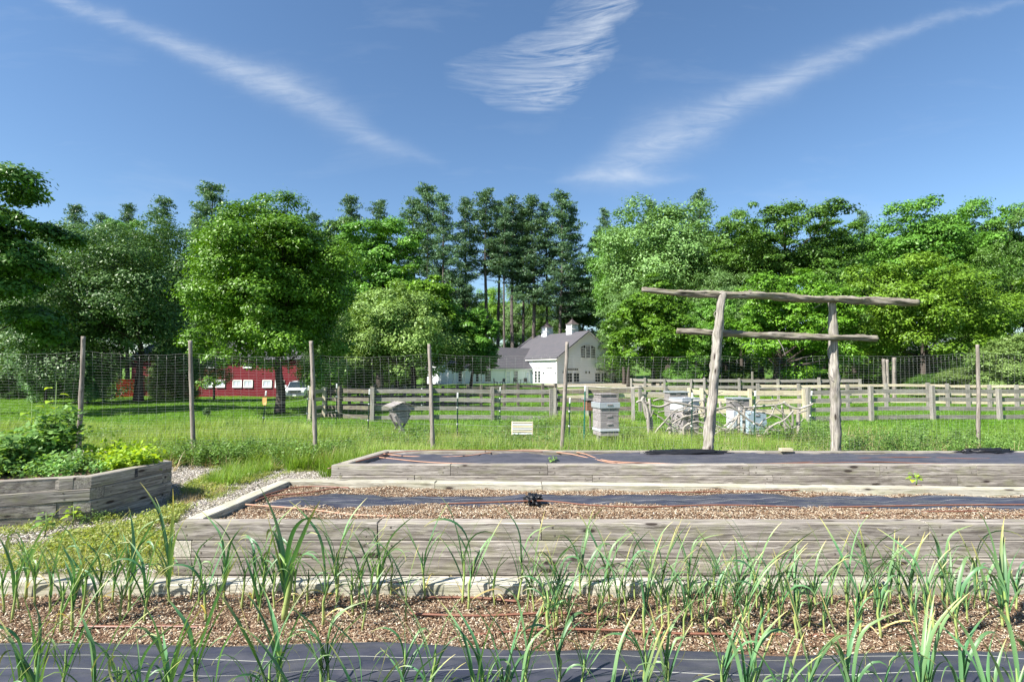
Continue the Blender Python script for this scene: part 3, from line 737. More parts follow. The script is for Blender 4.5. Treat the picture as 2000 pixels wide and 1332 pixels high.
# mesh panels between the stakes (the log posts carry the fence between 1105 and 1910)
anch = []
for b, t_ in tops: anch.append((Vector((b.x, b.y + .05, 0)), Vector((t_.x, t_.y + .05, 0))))
lp1 = at(1388, 880, 9.6); lp2 = at(1630, 876, 10.2)
seq = [anch[0], anch[1], anch[2], anch[3], anch[4], anch[5], (Vector((lp1.x, 9.75, 0)), Vector((at(1402, 690, 9.6).x, 9.75, 0))), (Vector((lp2.x, 10.35, 0)),) * 2, anch[6], anch[7]]
topz = [2.18, 2.20, 2.17, 2.13, 2.17, 2.17, 2.10, 2.12, 2.26, 2.25]
wires = []
ww = []
for i in range(len(seq) - 1):
    a0, a1 = seq[i], seq[i + 1]; L = (a1[0] - a0[0]).length
    def pt(s, z, sag=1.0):
        f = z / 2.15
        p = (a0[0].lerp(a0[1], f)).lerp(a1[0].lerp(a1[1], f), s)
        zz = z * ((topz[i] * (1 - s) + topz[i + 1] * s) / 2.15) - 0.05 * math.sin(math.pi * s) * f + .006 * math.sin(s * 23 + z * 9)
        p = p.copy(); p.y += 0.04 * math.sin(s * 5 + i) * math.sin(z * 2); p.z = zz; return p
    zs = [0.04 + .0525 * k for k in range(41)]
    for z in zs: ww.append(([pt(k / 24, z) for k in range(25)], [.0017 if z > 2.1 else .0010][0]))
    nv = int(L / .155)
    for k in range(1, nv): ww.append(([pt(k / nv, .04 + 2.08 * j / 20) for j in range(21)], .0009))
wm = tubes('wire_mesh', ww, M['wire'], df, df.location, sides=4); wm['kind'] = 'stuff'

lf = empty('log_frame', (lp1.x, 9.4, 0), 'rustic frame of two upright logs and two crossing log beams behind the rear bed', 'log frame')
DL = 9.3; DR = 9.9
def A(px, py, D): return at(px, py, D)
pole('post', [A(1375, 935, DL), A(1384, 860, DL), A(1391, 790, DL), A(1398, 700, DL), A(1403, 640, DL), A(1411, 572, DL)], [.092, .087, .081, .075, .069, .063], 'log', lf, lf.location, 16, .45)
pole('post', [A(1633, 930, DR), A(1632, 840, DR), A(1630, 740, DR), A(1627, 660, DR), A(1625, 590, DR)], [.088, .083, .079, .073, .065], 'log', lf, lf.location, 16, .45)
pole('crossbeam', [A(1254, 566, DL - .02), A(1330, 572, DL), A(1410, 576, DL + .02), A(1500, 577, DL + .25), A(1580, 584, DL + .4), A(1625, 585, DR - .08), A(1700, 588, DR), A(1790, 590, DR + .1)], [.042, .052, .058, .070, .074, .070, .068, .066], 'beamlog', lf, lf.location, 16, .60)
pole('crossbeam', [A(1322, 647, DL + .14), A(1400, 650, DL + .17), A(1460, 653, DL + .26), A(1540, 658, DL + .45), A(1625, 659, DR - .12), A(1712, 661, DR)], [.046, .052, .055, .058, .055, .052], 'beamlog', lf, lf.location, 16, .60)
for pts, r in (([(1407, 600, 0), (1395, 612, -.02), (1398, 622, -.03)], .010), ([(1462, 568, 0), (1470, 566, 0)], .008), ([(1520, 664, 0), (1528, 678, -.1), (1534, 696, -.12)], .007), ([(1590, 602, 0), (1610, 590, 0)], .007), ([(1402, 655, 0), (1398, 690, -.05)], .008), ([(1400, 770, 0), (1412, 765, -.03)], .007), ([(1300, 570, 0), (1312, 578, -.02)], .006), ([(1680, 585, 0), (1690, 579, 0)], .007), ([(1626, 740, 0), (1616, 728, -.05)], .007)):
    pole('branch_stub', [A(a, b_, DL + .1 + c_) if a < 1580 else A(a, b_, DR - .1) for a, b_, c_ in pts], [r, r * .5], 'log', lf, lf.location, 6, .1)

# ------------------------------------------------------------------ electric fence on T-posts
ef = empty('electric_fence', (0, 13.2, 0), 'low electric fence of thin wires on green steel posts around the hives', 'electric fence')
tps = [(511, 850, 520, 766, 15.5, 0), (598, 845, 603, 756, 16.5, 0), (656, 840, 658, 752, 17.5, 0), (718, 852, 722, 763, 14.5, 0), (824, 812, 824, 760, 22, 0), (893, 858, 894, 770, 13.6, 0), (976, 830, 977, 758, 18, 0), (1111, 858, 1113, 780, 13.6, 0), (1140, 868, 1143, 756, 13.0, 1), (1350, 866, 1352, 770, 13.0, 0), (1472, 855, 1475, 766, 13.4, 0), (1582, 836, 1585, 766, 16.2, 0), (1508, 790, 1509, 766, 22, 0), (1299, 775, 1300, 760, 24, 0)]
ends = []
for bx, by, tx, ty, D, teal in tps:
    b = at(bx, by, D); t_ = at(tx, ty, D); b.z = g(b.x, D) - .05
    V1, F1 = cbox_data((t_ - b).length, .032, .006, .001); V2, F2 = cbox_data((t_ - b).length, .006, .028, .001, (0, 0, .016))
    x_ = (t_ - b).normalized(); y_ = Vector((0, 1, 0)); z_ = x_.cross(y_).normalized(); y_ = z_.cross(x_)
    # broad face towards the garden
    q_ = Matrix((x_, z_, -y_)).transposed().to_quaternion()
    po = link('steel_post', meshpy('steel_post', V1 + V2, [tuple(reversed(f)) for f in F1] + [tuple(i_ + len(V1) for i_ in reversed(f)) for f in F2]), M['tpost_teal' if teal else 'tpost'], ef, (b + t_) / 2 - ef.location, q_)
    Lp = (t_ - b).length
    cap = box('post_cap', .14, .036, .034, M['white'], po, (Lp / 2 - .03, 0, .01), None, .004)
    if not teal:
        for fr in (.42, .74):
            box('insulator', .045, .05, .05, M['white'], po, (-Lp / 2 + Lp * fr, 0, -.015), None, .01)
    ends.append((b, t_))
order = [0, 1, 2, 3, 5, 7, 9, 10, 11]
lines_ = []
for fr in (.42, .74):
    for i in range(len(order) - 1):
        a_ = ends[order[i]]; b_ = ends[order[i + 1]]
        p0 = a_[0].lerp(a_[1], fr); p1 = b_[0].lerp(b_[1], fr)
        lines_.append(([p0.lerp(p1, k / 6) - Vector((0, .03, .03 * math.sin(math.pi * k / 6))) for k in range(7)], .0035))
tubes('wire', lines_, M['wire'], ef, ef.location, sides=4)
# yellow card hung on the first post
b, t_ = ends[0]; pc = b.lerp(t_, .80)
cv = [( -.06, 0, .10), (.065, 0, .11), (.06, .006, 0), (.055, -.01, -.11), (-.02, .004, -.12), (-.055, .008, -.09), (-.07, 0, 0)]
V = [(a_, b_ - .004, c_) for a_, b_, c_ in cv] + [(a_, b_ + .002, c_) for a_, b_, c_ in cv]; n_ = len(cv)
cardo = link('card', meshpy('card', V, [tuple(reversed(range(n_))), tuple(range(n_, 2 * n_))] + [(i_, (i_ + 1) % n_, n_ + (i_ + 1) % n_, n_ + i_) for i_ in range(n_)]), M['card'], None, pc + Vector((.0, -.05, 0)))
tag(cardo, 'torn yellow card hanging on a steel post in the meadow', 'card')

# ------------------------------------------------------------------ board fences
def board_fence(pts, label, heights, bh=.15, mat='board', pmat='board', post=(.13, .13), ph=1.25, front=-1, posts=None, lean=.01, seed=1, group='plank paddock fences'):
    """pts: world (x,y) of each post; boards nailed on the side given by front"""
    rs = random.Random(seed); P_ = [Vector((x, y, g(x, y))) for x, y in pts]
    c_ = P_[len(P_) // 2]; root = empty('board_fence', c_, label, 'fence', group)
    for i, p in enumerate(P_):
        hh = ph * (1 + rs.uniform(-.03, .05)) + .15
        box('post', hh, post[0], post[1], M[pmat], root, p + Vector((0, 0, hh / 2 - .15)) - c_, Euler_((0, -math.pi / 2 + rs.uniform(-lean, lean), math.atan2((P_[min(i + 1, len(P_) - 1)] - P_[max(i - 1, 0)]).y, (P_[min(i + 1, len(P_) - 1)] - P_[max(i - 1, 0)]).x))), .006)
    for i in range(len(P_) - 1):
        a_, b_ = P_[i], P_[i + 1]; d = (b_ - a_); d.z = 0; d.normalize(); nn = Vector((-d.y, d.x, 0)) * (-front)
        for h in heights:
            off = nn * (post[1] / 2 + .017)
            p0 = a_ + off + Vector((0, 0, h + rs.uniform(-.015, .015))) + d * .004; p1 = b_ + off + Vector((0, 0, h + rs.uniform(-.015, .015))) - d * .004
            beam('board', p0, p1, .028, bh, M[mat], root, c_, .003)
    return root
from mathutils import Euler
def Euler_(t): return Euler(t, 'XYZ').to_quaternion()
def line_posts(pxs, D0, D1):
    n_ = len(pxs); out = []
    for i, p in enumerate(pxs):
        D = D0 + (D1 - D0) * i / max(1, n_ - 1); v = ray(p, 760); out.append((v.x / v.y * D, D))
    return out
H4 = (.14, .46, .78, 1.09)
board_fence(line_posts([728, 842, 962, 1076], 19.6, 20.2), 'grey four-board fence behind the mesh, left half shaded by the maple', H4, seed=3)
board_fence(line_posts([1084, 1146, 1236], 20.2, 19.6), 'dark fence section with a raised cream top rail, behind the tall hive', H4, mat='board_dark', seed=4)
board_fence(line_posts([1578, 1700, 1820, 1950, 2080], 19.3, 20.6), 'grey four-board fence in the sun right of the branch fence', H4, seed=5)
board_fence(line_posts([606, 634], 20.2, 21.5) , 'short bright cream fence end beside the pickup', (.14, .46, .78, 1.09), mat='board_cream', pmat='board_cream', seed=6)
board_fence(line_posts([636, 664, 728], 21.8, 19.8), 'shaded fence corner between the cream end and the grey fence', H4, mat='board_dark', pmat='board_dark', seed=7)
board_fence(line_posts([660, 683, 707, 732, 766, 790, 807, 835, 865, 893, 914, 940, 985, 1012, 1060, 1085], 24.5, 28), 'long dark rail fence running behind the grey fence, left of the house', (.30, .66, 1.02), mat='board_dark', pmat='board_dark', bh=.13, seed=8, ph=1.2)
board_fence(line_posts([1086, 1145, 1205, 1250, 1300, 1345], 23, 24), 'pale rail fence with bright top rail right of the white house', (.75, 1.05), mat='board_cream', seed=9, ph=1.15)
board_fence(line_posts([1346, 1370, 1464, 1570], 21.4, 20.8), 'cream three-board fence right behind the branch fence', (.30, .70, 1.02), bh=.19, mat='board_cream', pmat='board_cream', seed=10, ph=1.15)
board_fence(line_posts([1480, 1560, 1655, 1730, 1812, 1850, 1890, 1932, 1985, 2060], 27, 25.5), 'cream rail fence seen through the grey fence at the right', (.36, .75, 1.14), mat='board_cream', pmat='board', bh=.13, seed=12, ph=1.25)
board_fence(line_posts([1233, 1260, 1298, 1350, 1376, 1444, 1520, 1600, 1680], 33, 30), 'far grey rail fence with rails high behind the hives', (.55, .95, 1.32), mat='board', bh=.17, seed=13, ph=1.45)
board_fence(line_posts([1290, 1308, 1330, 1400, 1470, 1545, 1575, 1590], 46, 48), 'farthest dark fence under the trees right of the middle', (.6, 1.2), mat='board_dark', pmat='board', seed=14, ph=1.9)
# loose pole resting on the rear fence
# loose bright log pole across the rails
pole_o = tubes('pole', [(smooth_path([at(1090, 756, 22.7), at(1140, 755, 22.5), at(1200, 758, 22.3), at(1255, 757, 22.2)], 4), .035)], M['branch'], None, at(1090, 756, 22.7), sides=8)
tag(pole_o, 'pale barkless pole lying along the top of the fence behind the hives', 'pole')
for k, (px, h) in enumerate(((1728, 1.7), (1733, 1.65), (1746, 1.8))):
    b = at(px, 760, 36); b.z = g(b.x, 36)
    pole_o = pole('wooden_post', [b, b + Vector((.02, 0, h * .5)), b + Vector((.05 * k, 0, h + 1.0))], [.12, .11, .10], 'stake', None, b)
    tag(pole_o, ['left one of three bare posts under the trees behind the right fence', 'middle one of three bare posts under the trees behind the right fence', 'right leaning one of three bare posts under the trees behind the right fence'][k], 'post', 'bare posts under the trees')

# ------------------------------------------------------------------ branch fence
bf = empty('branch_fence', (at(1265, 860, 13.6).x, 13.6, 0), 'rustic fence woven from pale crooked branches in front of the hives', 'branch fence')
def br(name, pts, r0, r1, D=13.6, sides=8):
    P_ = [at(p[0], p[1], D + (p[2] if len(p) > 2 else 0)) for p in pts]
    P_ = smooth_path(P_, 4); n_ = len(P_)
    V, Fs, UV = tube_data(P_, [r0 + (r1 - r0) * k / (n_ - 1) for k in range(n_)], sides, .35)
    link(name, meshnp(name, [tuple(v - bf.location) for v in V], Fs, uv=UV, smooth=True), M['branch'], bf)
for p in (([(1268, 880), (1267, 840), (1264, 800), (1254, 782), (1258, 775)], .055, .035), ([(1272, 872, .1), (1272, 830, .1), (1270, 800), (1268, 778)], .05, .03),
          ([(1310, 860, .2), (1309, 838, .2), (1306, 826, .2)], .045, .03), ([(1377, 850, .2), (1376, 800, .2), (1374, 778, .2)], .035, .03), ([(1454, 850, .2), (1453, 820, .2), (1453, 793, .2)], .04, .035),
          ([(1560, 850, .3), (1559, 820, .3), (1560, 796, .3)], .05, .04), ([(1443, 845, .5), (1444, 795, .5)], .035, .03), ([(1408, 800, .4), (1406, 784, .4)], .035, .03), ([(1546, 850, .4), (1548, 812, .3), (1540, 790, .2)], .03, .025), ([(1536, 850, .5), (1530, 812, .4), (1527, 792, .3)], .03, .025)):
    br('post', *p)
for p in (([(1262, 786), (1275, 793), (1292, 794), (1312, 786), (1330, 788), (1350, 792), (1372, 796), (1395, 800)], .034, .026), ([(1276, 783), (1290, 779), (1305, 783), (1320, 787), (1345, 790)], .026, .018),
          ([(1243, 786), (1250, 783), (1262, 785)], .03, .028), ([(1256, 776), (1259, 800), (1264, 818)], .035, .03), ([(1264, 820), (1272, 812), (1276, 800)], .018, .014), ([(1275, 852), (1285, 838), (1298, 824), (1313, 806), (1328, 798), (1350, 792)], .026, .012),
          ([(1313, 828), (1328, 818), (1348, 811), (1376, 806)], .024, .018), ([(1336, 850), (1335, 836), (1345, 828), (1362, 823), (1378, 828)], .028, .020), ([(1284, 812), (1296, 820), (1308, 832)], .02, .02), ([(1285, 805), (1300, 803), (1318, 804), (1350, 796)], .016, .012),
          ([(1395, 800), (1410, 797), (1425, 794), (1440, 802), (1452, 812), (1466, 822), (1490, 832), (1515, 842)], .03, .022), ([(1398, 830), (1412, 838), (1424, 836), (1436, 822), (1443, 808)], .018, .014), ([(1400, 800), (1420, 815), (1438, 820)], .014, .01),
          ([(1453, 796), (1470, 795), (1492, 793), (1515, 791), (1530, 787)], .024, .022), ([(1530, 785), (1540, 793), (1560, 798), (1574, 794), (1588, 789)], .034, .020), ([(1478, 804), (1500, 808), (1520, 815), (1530, 822), (1545, 838)], .022, .016),
          ([(1500, 848), (1500, 838), (1515, 828), (1532, 820), (1550, 802)], .028, .018), ([(1482, 832), (1492, 820), (1506, 812), (1512, 796)], .018, .014), ([(1394, 850), (1405, 842), (1425, 840)], .018, .012), ([(1560, 806), (1576, 801)], .022, .018),
          ([(1442, 838), (1455, 846), (1475, 848)], .014, .010), ([(1510, 790), (1520, 800), (1535, 812), (1548, 835)], .02, .014), ([(1338, 872), (1345, 866), (1352, 866)], .012, .018)):
    br('branch', *p)

rs = random.Random(12)
for k in range(32):
    x0_ = rs.uniform(1262, 1545); L_ = rs.uniform(25, 70); y0_ = rs.uniform(788, 852); a_ = rs.choice((-1, 1)) * rs.uniform(.15, .9)
    pts = []
    for j in range(5):
        t = j / 4; pts.append((x0_ + L_ * t, min(868, max(782, y0_ + a_ * L_ * t * .6 + rs.uniform(-5, 5) + 9 * math.sin(t * 4 + k))), rs.uniform(-.05, .25)))
    r0_ = rs.uniform(.012, .024)
    br('branch', pts, r0_, r0_ * .6, 13.7)
# ------------------------------------------------------------------ hives and garden clutter
def placed(px, base_py, D, rz=0.0):
    v = ray(px, base_py); x = v.x / v.y * D
    return Vector((x, D, 0)), rz
def hive(px, D, top_py, w, d_, boxes, label, rz, lid='tin'):
    """boxes: (height, material, inset) from the bottom"""
    p, _ = placed(px, 840, D); p.z = g(p.x, D)
    top = at(px, top_py, D).z
    tot = sum(b_[0] for b_ in boxes); r = empty('beehive', p, label, 'beehive', 'box beehives in the meadow'); r.rotation_euler = (0, 0, rz)
    z = top - p.z - tot
    for sx in (-1, 1):
        box('leg', max(.12, z + .05), .09, .09, M['hive'], r, (sx * (w / 2 - .06), 0, max(.05, (z - .05) / 2)), Euler_((0, math.pi / 2, 0)))
    for bh, mt, ins in boxes:
        bx_ = box('hive_box', w - ins, d_ - ins, bh - .004, M[mt], r, (0, 0, z + bh / 2), None, .006)
        if bh > .12:
            box('hand_hold', .13, .02, .035, M['hive'], bx_, (0, -(d_ - ins) / 2 - .004, bh * .12), None, .006)
        z += bh
    return r
h1 = hive(1183, 12.2, 768, .44, .46, [(.10, 'hive', .01), (.06, 'hivepale', -.02), (.17, 'hive', 0), (.17, 'hive', .005), (.11, 'hive', 0), (.13, 'tin', -.05), (.10, 'hive', .02), (.06, 'hive', .06), (.035, 'hive', .02)], 'tall weathered grey box beehive with a pale lid, standing alone behind the wooden stake', .22)
h2 = hive(1338, 14.6, 776, .52, .50, [(.25, 'hive', 0), (.28, 'hive', 0), (.12, 'hive', .01), (.24, 'hivepale', -.03), (.06, 'hivepale', -.08), (.05, 'tin', -.06)], 'wide beehive with a pale blue-white lid behind the branch fence, left of the leaning log', .35)
h3 = hive(1468, 15.0, 804, .56, .55, [(.14, 'hiveblue', .01), (.20, 'hiveblue', 0), (.24, 'hiveblue', .01)], 'pale blue beehive behind the right half of the branch fence', .2)
h4 = hive(1442, 17.5, 776, .55, .5, [(.3, 'hive', 0), (.3, 'hive', .01), (.22, 'hive', .02), (.05, 'tin', -.06)], 'grey beehive with a metal lid behind the middle of the branch fence', .1)
h5 = hive(1322, 19.5, 764, .70, .5, [(.4, 'hive', 0), (.3, 'hive', .01), (.16, 'hive', .02), (.05, 'tin', -.06)], 'small far grey beehive seen above the left end of the branch fence', .1)
h6 = hive(1429, 15.2, 802, .10, .30, [(.5, 'hivepale', 0)], 'narrow white upright box between branches right of the leaning log', .3)
# stones on the lid of h2
for k, (px, s_) in enumerate(((1336, .045), (1354, .05))):
    rk = crumple('stone', at(px, 779, 14.5) + Vector((0, 0, .015)), s_, (1.3, 1, .7), 'x', 11 + k, simple('stone_%d' % k, (.42, .40, .38), .8, var=.2), .25, 2)
    tag(rk, ['left grey stone on the lid of the hive beside the log post', 'right grey stone on the lid of the hive beside the log post'][k], 'stone')
# brown box behind the tall hive
p = at(1148, 792, 14.5); bb = box('wooden_box', .16, .3, .26, M['brownbox'], None, p, Euler_((0, 0, .2))); 
lid = box('lid', .30, .36, .05, M['hive'], bb, (.02, 0, .17), Euler_((0, .12, 0))); box('side_panel', .26, .02, .22, M['board_dark'], bb, (.2, .05, -.02), None)
bpost = box('leg', .9, .05, .05, M['board_dark'], bb, (.1, .1, -.55), Euler_((0, math.pi / 2, 0)))
tag(bb, 'small red-brown box with a slanting dark lid left of the tall beehive', 'box')
# slatted vent crate lying in the grass
p = at(1020, 836, 12.6); cr = empty('slatted_pallet', p, 'small pale slatted pallet tilted in the tall grass', 'pallet'); cr.rotation_euler = (math.radians(-28), 0, -.05)
for k in range(6): box('slat', .46, .035, .035, M['hivepale'] if k % 2 == 0 else M['board_cream'], cr, (0, 0, -.14 + k * .056), Euler_((math.pi / 2, 0, 0)), .003)
for sx in (-1, 1): box('frame_rail', .34, .05, .03, M['board_cream'], cr, (sx * .235, .02, 0), Euler_((0, math.pi / 2, 0)), .003)
# A-frame top-bar hive under a gabled roof
p = at(780, 840, 14.2); p.z = g(p.x, p.y)
tb = empty('top_bar_hive', p, 'gabled purple-grey top-bar hive on crossed legs in the meadow', 'beehive'); tb.rotation_euler = (0, 0, math.radians(28))
zt_ = at(780, 786, 14.2).z - p.z
def prism(name, prof, y0_, y1_, mat, parent, loc=(0, 0, 0)):
    n_ = len(prof); V = [(a_, y0_, b_) for a_, b_ in prof] + [(a_, y1_, b_) for a_, b_ in prof]
    Fs = [tuple(range(n_)), tuple(reversed(range(n_, 2 * n_)))] + [(i_ + n_, (i_ + 1) % n_ + n_, (i_ + 1) % n_, i_) for i_ in range(n_)]
    return link(name, meshpy(name, V, Fs), mat, parent, loc)
z0 = zt_ - .34
prism('body', [(-.09, z0 - .17), (.09, z0 - .17), (.21, z0 + .15), (-.21, z0 + .15)], -.32, .32, M['hive'], tb)
prism('gable_end', [(-.29, z0 + .155), (.29, z0 + .155), (.29, z0 + .22), (0, z0 + .33), (-.29, z0 + .22)], -.36, -.33, M['hive'], tb)
for sx in (-1, 1):
    an = math.atan2(.13, .32) * sx
    nb = 5
    for k in range(nb):
        f0 = k / nb
        xm = sx * (.035 + .30 * (f0 + .5 / nb)); zm = z0 + .35 - .115 * (f0 + .5 / nb) - k * .0 + .004
        box('roof_slat', .78, .075, .018, M['hive'] if k % 2 else M['board'], tb, (xm, 0, zm), Euler_((0, an * 1.0, 0)) @ Euler_((0, 0, math.pi / 2)), .003)
    for yy_ in (-.26, .26):
        beam('leg', Vector((sx * -.20, yy_ + sx * .02, 0)), Vector((sx * .20, yy_ + sx * .02, z0 + .02)), .03, .06, M['hive'], tb, (0, 0, 0))

# ------------------------------------------------------------------ white house
al = math.radians(56); K = at(1088, 748, 85); K.z = g(K.x, K.y) - .02
gd = Vector((math.sin(al), math.cos(al), 0)); rdv = Vector((-math.cos(al), math.sin(al), 0))
hs_ = empty('white_house', K, 'white clapboard barn-style house with grey roofs and two roof cupolas', 'house')
hs_.rotation_euler = (0, 0, math.atan2(gd.y, gd.x))       # local +x along the gable, local +y along the ridge
Wg, Lr, He, Hr = 13.2, 15.0, 4.25, 8.6
DX = M['clap']
def wallpoly(name, pts, thick, mat, parent):
    """extruded polygon: pts 3D coplanar, thickness vector"""
    t_ = Vector(thick); n_ = len(pts); V = [Vector(p_) for p_ in pts]; V += [v + t_ for v in V]
    Fs = [tuple(range(n_)), tuple(reversed(range(n_, 2 * n_)))] + [((i_ + 1) % n_, i_, i_ + n_, (i_ + 1) % n_ + n_) for i_ in range(n_)]
    return link(name, meshpy(name, [tuple(v) for v in V], Fs), mat, parent)
# clapboard walls: siding courses as real lapped boards joined in one wall part
def siding(name, o3, ux, nrm, width_fn, h, course, parent, mat):
    V = []; Fs = []; z = 0
    while z < h - .01:
        z1 = min(z + course, h); a0_, a1_ = width_fn(z); b0_, b1_ = width_fn(z1 - .001)
        if a1_ - a0_ > .05:
            q0 = len(V)
            lo, hi = .035, .008
            for (u0_, u1_, zz, of) in ((a0_, a1_, z, lo), (b0_, b1_, z1, hi), (a0_, a1_, z, 0.0)):
                for u_ in (u0_, u1_): V.append(Vector(o3) + Vector(ux) * u_ + Vector(nrm) * of + Vector((0, 0, zz)))
            Fs += [(q0, q0 + 1, q0 + 3, q0 + 2), (q0 + 4, q0 + 5, q0 + 1, q0)]
        z = z1
    return link(name, meshpy(name, [tuple(v) for v in V], Fs), mat, parent)
siding('wall', (0, 0, 0), (1, 0, 0), (0, -1, 0), lambda z: (0, Wg) if z <= He else ((z - He) / (Hr - He) * Wg / 2, Wg - (z - He) / (Hr - He) * Wg / 2), Hr, .2, hs_, DX)
siding('wall', (0, Lr, 0), (0, -1, 0), (-1, 0, 0), lambda z: (0, Lr), He, .2, hs_, DX)
wallpoly('wall', [(0, Lr, 0), (Wg, Lr, 0), (Wg, Lr, He), (Wg / 2, Lr, Hr), (0, Lr, He)], (0, -.1, 0), DX, hs_)
wallpoly('wall', [(Wg, 0, 0), (Wg, Lr, 0), (Wg, Lr, He), (Wg, 0, He)], (-.1, 0, 0), DX, hs_)
def slab_roof(name, a_, b_, c_, d_, th, mat, parent):
    A_, B_, C_, D_ = map(Vector, (a_, b_, c_, d_)); nn = (B_ - A_).cross(D_ - A_).normalized() * th
    if nn.z < 0: nn = -nn
    return wallpoly(name, [A_, B_, C_, D_], nn, mat, parent)
ov = .45; sl_ = (Hr - He) / (Wg / 2)
slab_roof('roof', (-ov, -ov, He - ov * sl_), (-ov, Lr + ov, He - ov * sl_), (Wg / 2, Lr + ov, Hr), (Wg / 2, -ov, Hr), .16, M['roof'], hs_)
slab_roof('roof', (Wg + ov, -ov, He - ov * sl_), (Wg + ov, Lr + ov, He - ov * sl_), (Wg / 2 + .01, Lr + ov, Hr), (Wg / 2 + .01, -ov, Hr), .16, M['roof'], hs_)
def trim(p0, p1, w=.16, h=.2, parent=hs_): return beam('trim_board', p0, p1, w, h, M['trimwhite'], parent, (0, 0, 0), .01)
trim((-ov, -ov + .06, He - ov * sl_ - .02), (Wg / 2, -ov + .06, Hr - .04), .1, .22); trim((Wg + ov, -ov + .06, He - ov * sl_ - .02), (Wg / 2, -ov + .06, Hr - .04), .1, .22)
trim((-ov + .05, -ov, He - ov * sl_ - .03), (-ov + .05, Lr + ov, He - ov * sl_ - .03), .1, .2)
box('corner_board', He, .2, .2, M['trimwhite'], hs_, (-.02, -.02, He / 2), Euler_((0, math.pi / 2, 0)))
box('frieze_board', Lr, .06, .35, M['trimwhite'], hs_, (-.05, Lr / 2, He - .30), Euler_((0, 0, math.pi / 2)))
def window(parent, o3, ux, nrm, u0_, u1_, z0_, z1_, nx_, ny_, name='window', glass='glass', fr=.10, arch=None):
    """framed opening proud of the wall: frame, pane, glazing bars"""
    ux = Vector(ux); nrm = Vector(nrm); o3 = Vector(o3)
    w_ = u1_ - u0_; h_ = z1_ - z0_; cc = o3 + ux * (u0_ + w_ / 2) + Vector((0, 0, z0_ + h_ / 2)) + nrm * .07
    R = Matrix((ux, -nrm, Vector((0, 0, 1)))).transposed()
    V = []; Fs = []
    def addb(L_, D_, H_, oo):
        v, f = cbox_data(L_, D_, H_, .006, oo); n0 = len(V); V.extend(v); Fs.extend([tuple(n0 + i_ for i_ in reversed(ff)) for ff in f])
    addb(w_ + fr, .10, fr, (0, 0, h_ / 2)); addb(w_ + fr, .12, fr, (0, -.02, -h_ / 2))
    addb(fr, .10, h_, (-w_ / 2, 0, 0)); addb(fr, .10, h_, (w_ / 2, 0, 0))
    bar = .045
    for i_ in range(1, nx_): addb(bar, .05, h_ - fr, (-w_ / 2 + w_ * i_ / nx_, 0, 0))
    for i_ in range(1, ny_): addb(w_ - fr, .045, bar, (0, 0, -h_ / 2 + h_ * i_ / ny_))
    wdw = link(name, meshpy(name, V, Fs), M['trimwhite'], parent, cc, R.to_quaternion())
    box('pane', w_ - fr, .02, h_ - fr, M[glass], wdw, (0, .01, 0), None, .002)
    return wdw
SW = ((0, 0, 0), (0, 1, 0), (-1, 0, 0)); GW = ((0, 0, 0), (1, 0, 0), (0, -1, 0))
for u in (1.8, 5.0):
    for s_ in (-.48, .48): window(hs_, *SW, u + s_ - .42, u + s_ + .42, .1, 2.15, 1, 4, 'door', 'glasspale' if u < 2 else 'glass', .16)
    window(hs_, *SW, u - .9, u + .9, 2.35, 2.65, 4, 1)
for u in (3.2, 9.3):
    for s_ in (-.75, .75): window(hs_, *GW, u + s_ - .62, u + s_ + .62, .25, 1.75, 2, 3)
    window(hs_, *GW, u - 1.15, u + 1.15, 2.15, 2.5, 6, 1)
# three-part arched window
for k, (a_, b_, top) in enumerate(((4.85, 5.85, 5.75), (6.05, 6.95, 6.15), (7.15, 8.15, 5.75))):
    w3 = window(hs_, *GW, a_, b_, 4.2, top, 3, 4)
V = []; Fs = []; cxw = 6.5
for i_ in range(13):
    x_ = 4.75 + 3.5 * i_ / 12; zc = 5.62 + .72 * math.sqrt(max(0, 1 - ((x_ - cxw) / 1.78) ** 2))
    for zz in (0, .14):
        for y_ in (-.16, -.05): V.append((x_, y_, zc + zz))
for i_ in range(12):
    q = i_ * 4; Fs += [(q, q + 4, q + 6, q + 2), (q + 2, q + 6, q + 7, q + 3), (q + 1, q + 3, q + 7, q + 5), (q, q + 1, q + 5, q + 4)]
link('arch_trim', meshpy('arch_trim', V, Fs), M['trimwhite'], hs_)
V = [(4.9, -.11, 5.7)]; 
pan = [(4.9, 5.68), (8.1, 5.68)] + [(4.9 + 3.2 * (1 - i_ / 10), 5.66 + .68 * math.sqrt(max(0, 1 - ((4.9 + 3.2 * (1 - i_ / 10) - cxw) / 1.7) ** 2))) for i_ in range(11)]
prism('arch_pane', pan, -.09, -.05, M['glass'], hs_)
for xx_ in (5.4, 5.95, 6.35, 6.65, 7.05, 7.6):
    box('glazing_bar', .62 if 5.5 < xx_ < 7.5 else .42, .05 if xx_ not in (5.95, 7.05) else .2, .05, M['trimwhite'], hs_, (xx_, -.12, 5.7 + (.31 if 5.5 < xx_ < 7.5 else .21)), Euler_((0, math.pi / 2, 0)))
# wall lanterns
for loc in ((-.12, 3.4, 1.75), (-.12, 6.4, 1.75), (-.12, .35, 1.75), (1.2, -.12, 1.85), (6.0, -.12, 1.85), (6.7, -.12, 1.85)):
    l_ = box('wall_lantern', .36, .16, .16, M['glass'], hs_, loc, Euler_((0, math.pi / 2, 0)), .03)
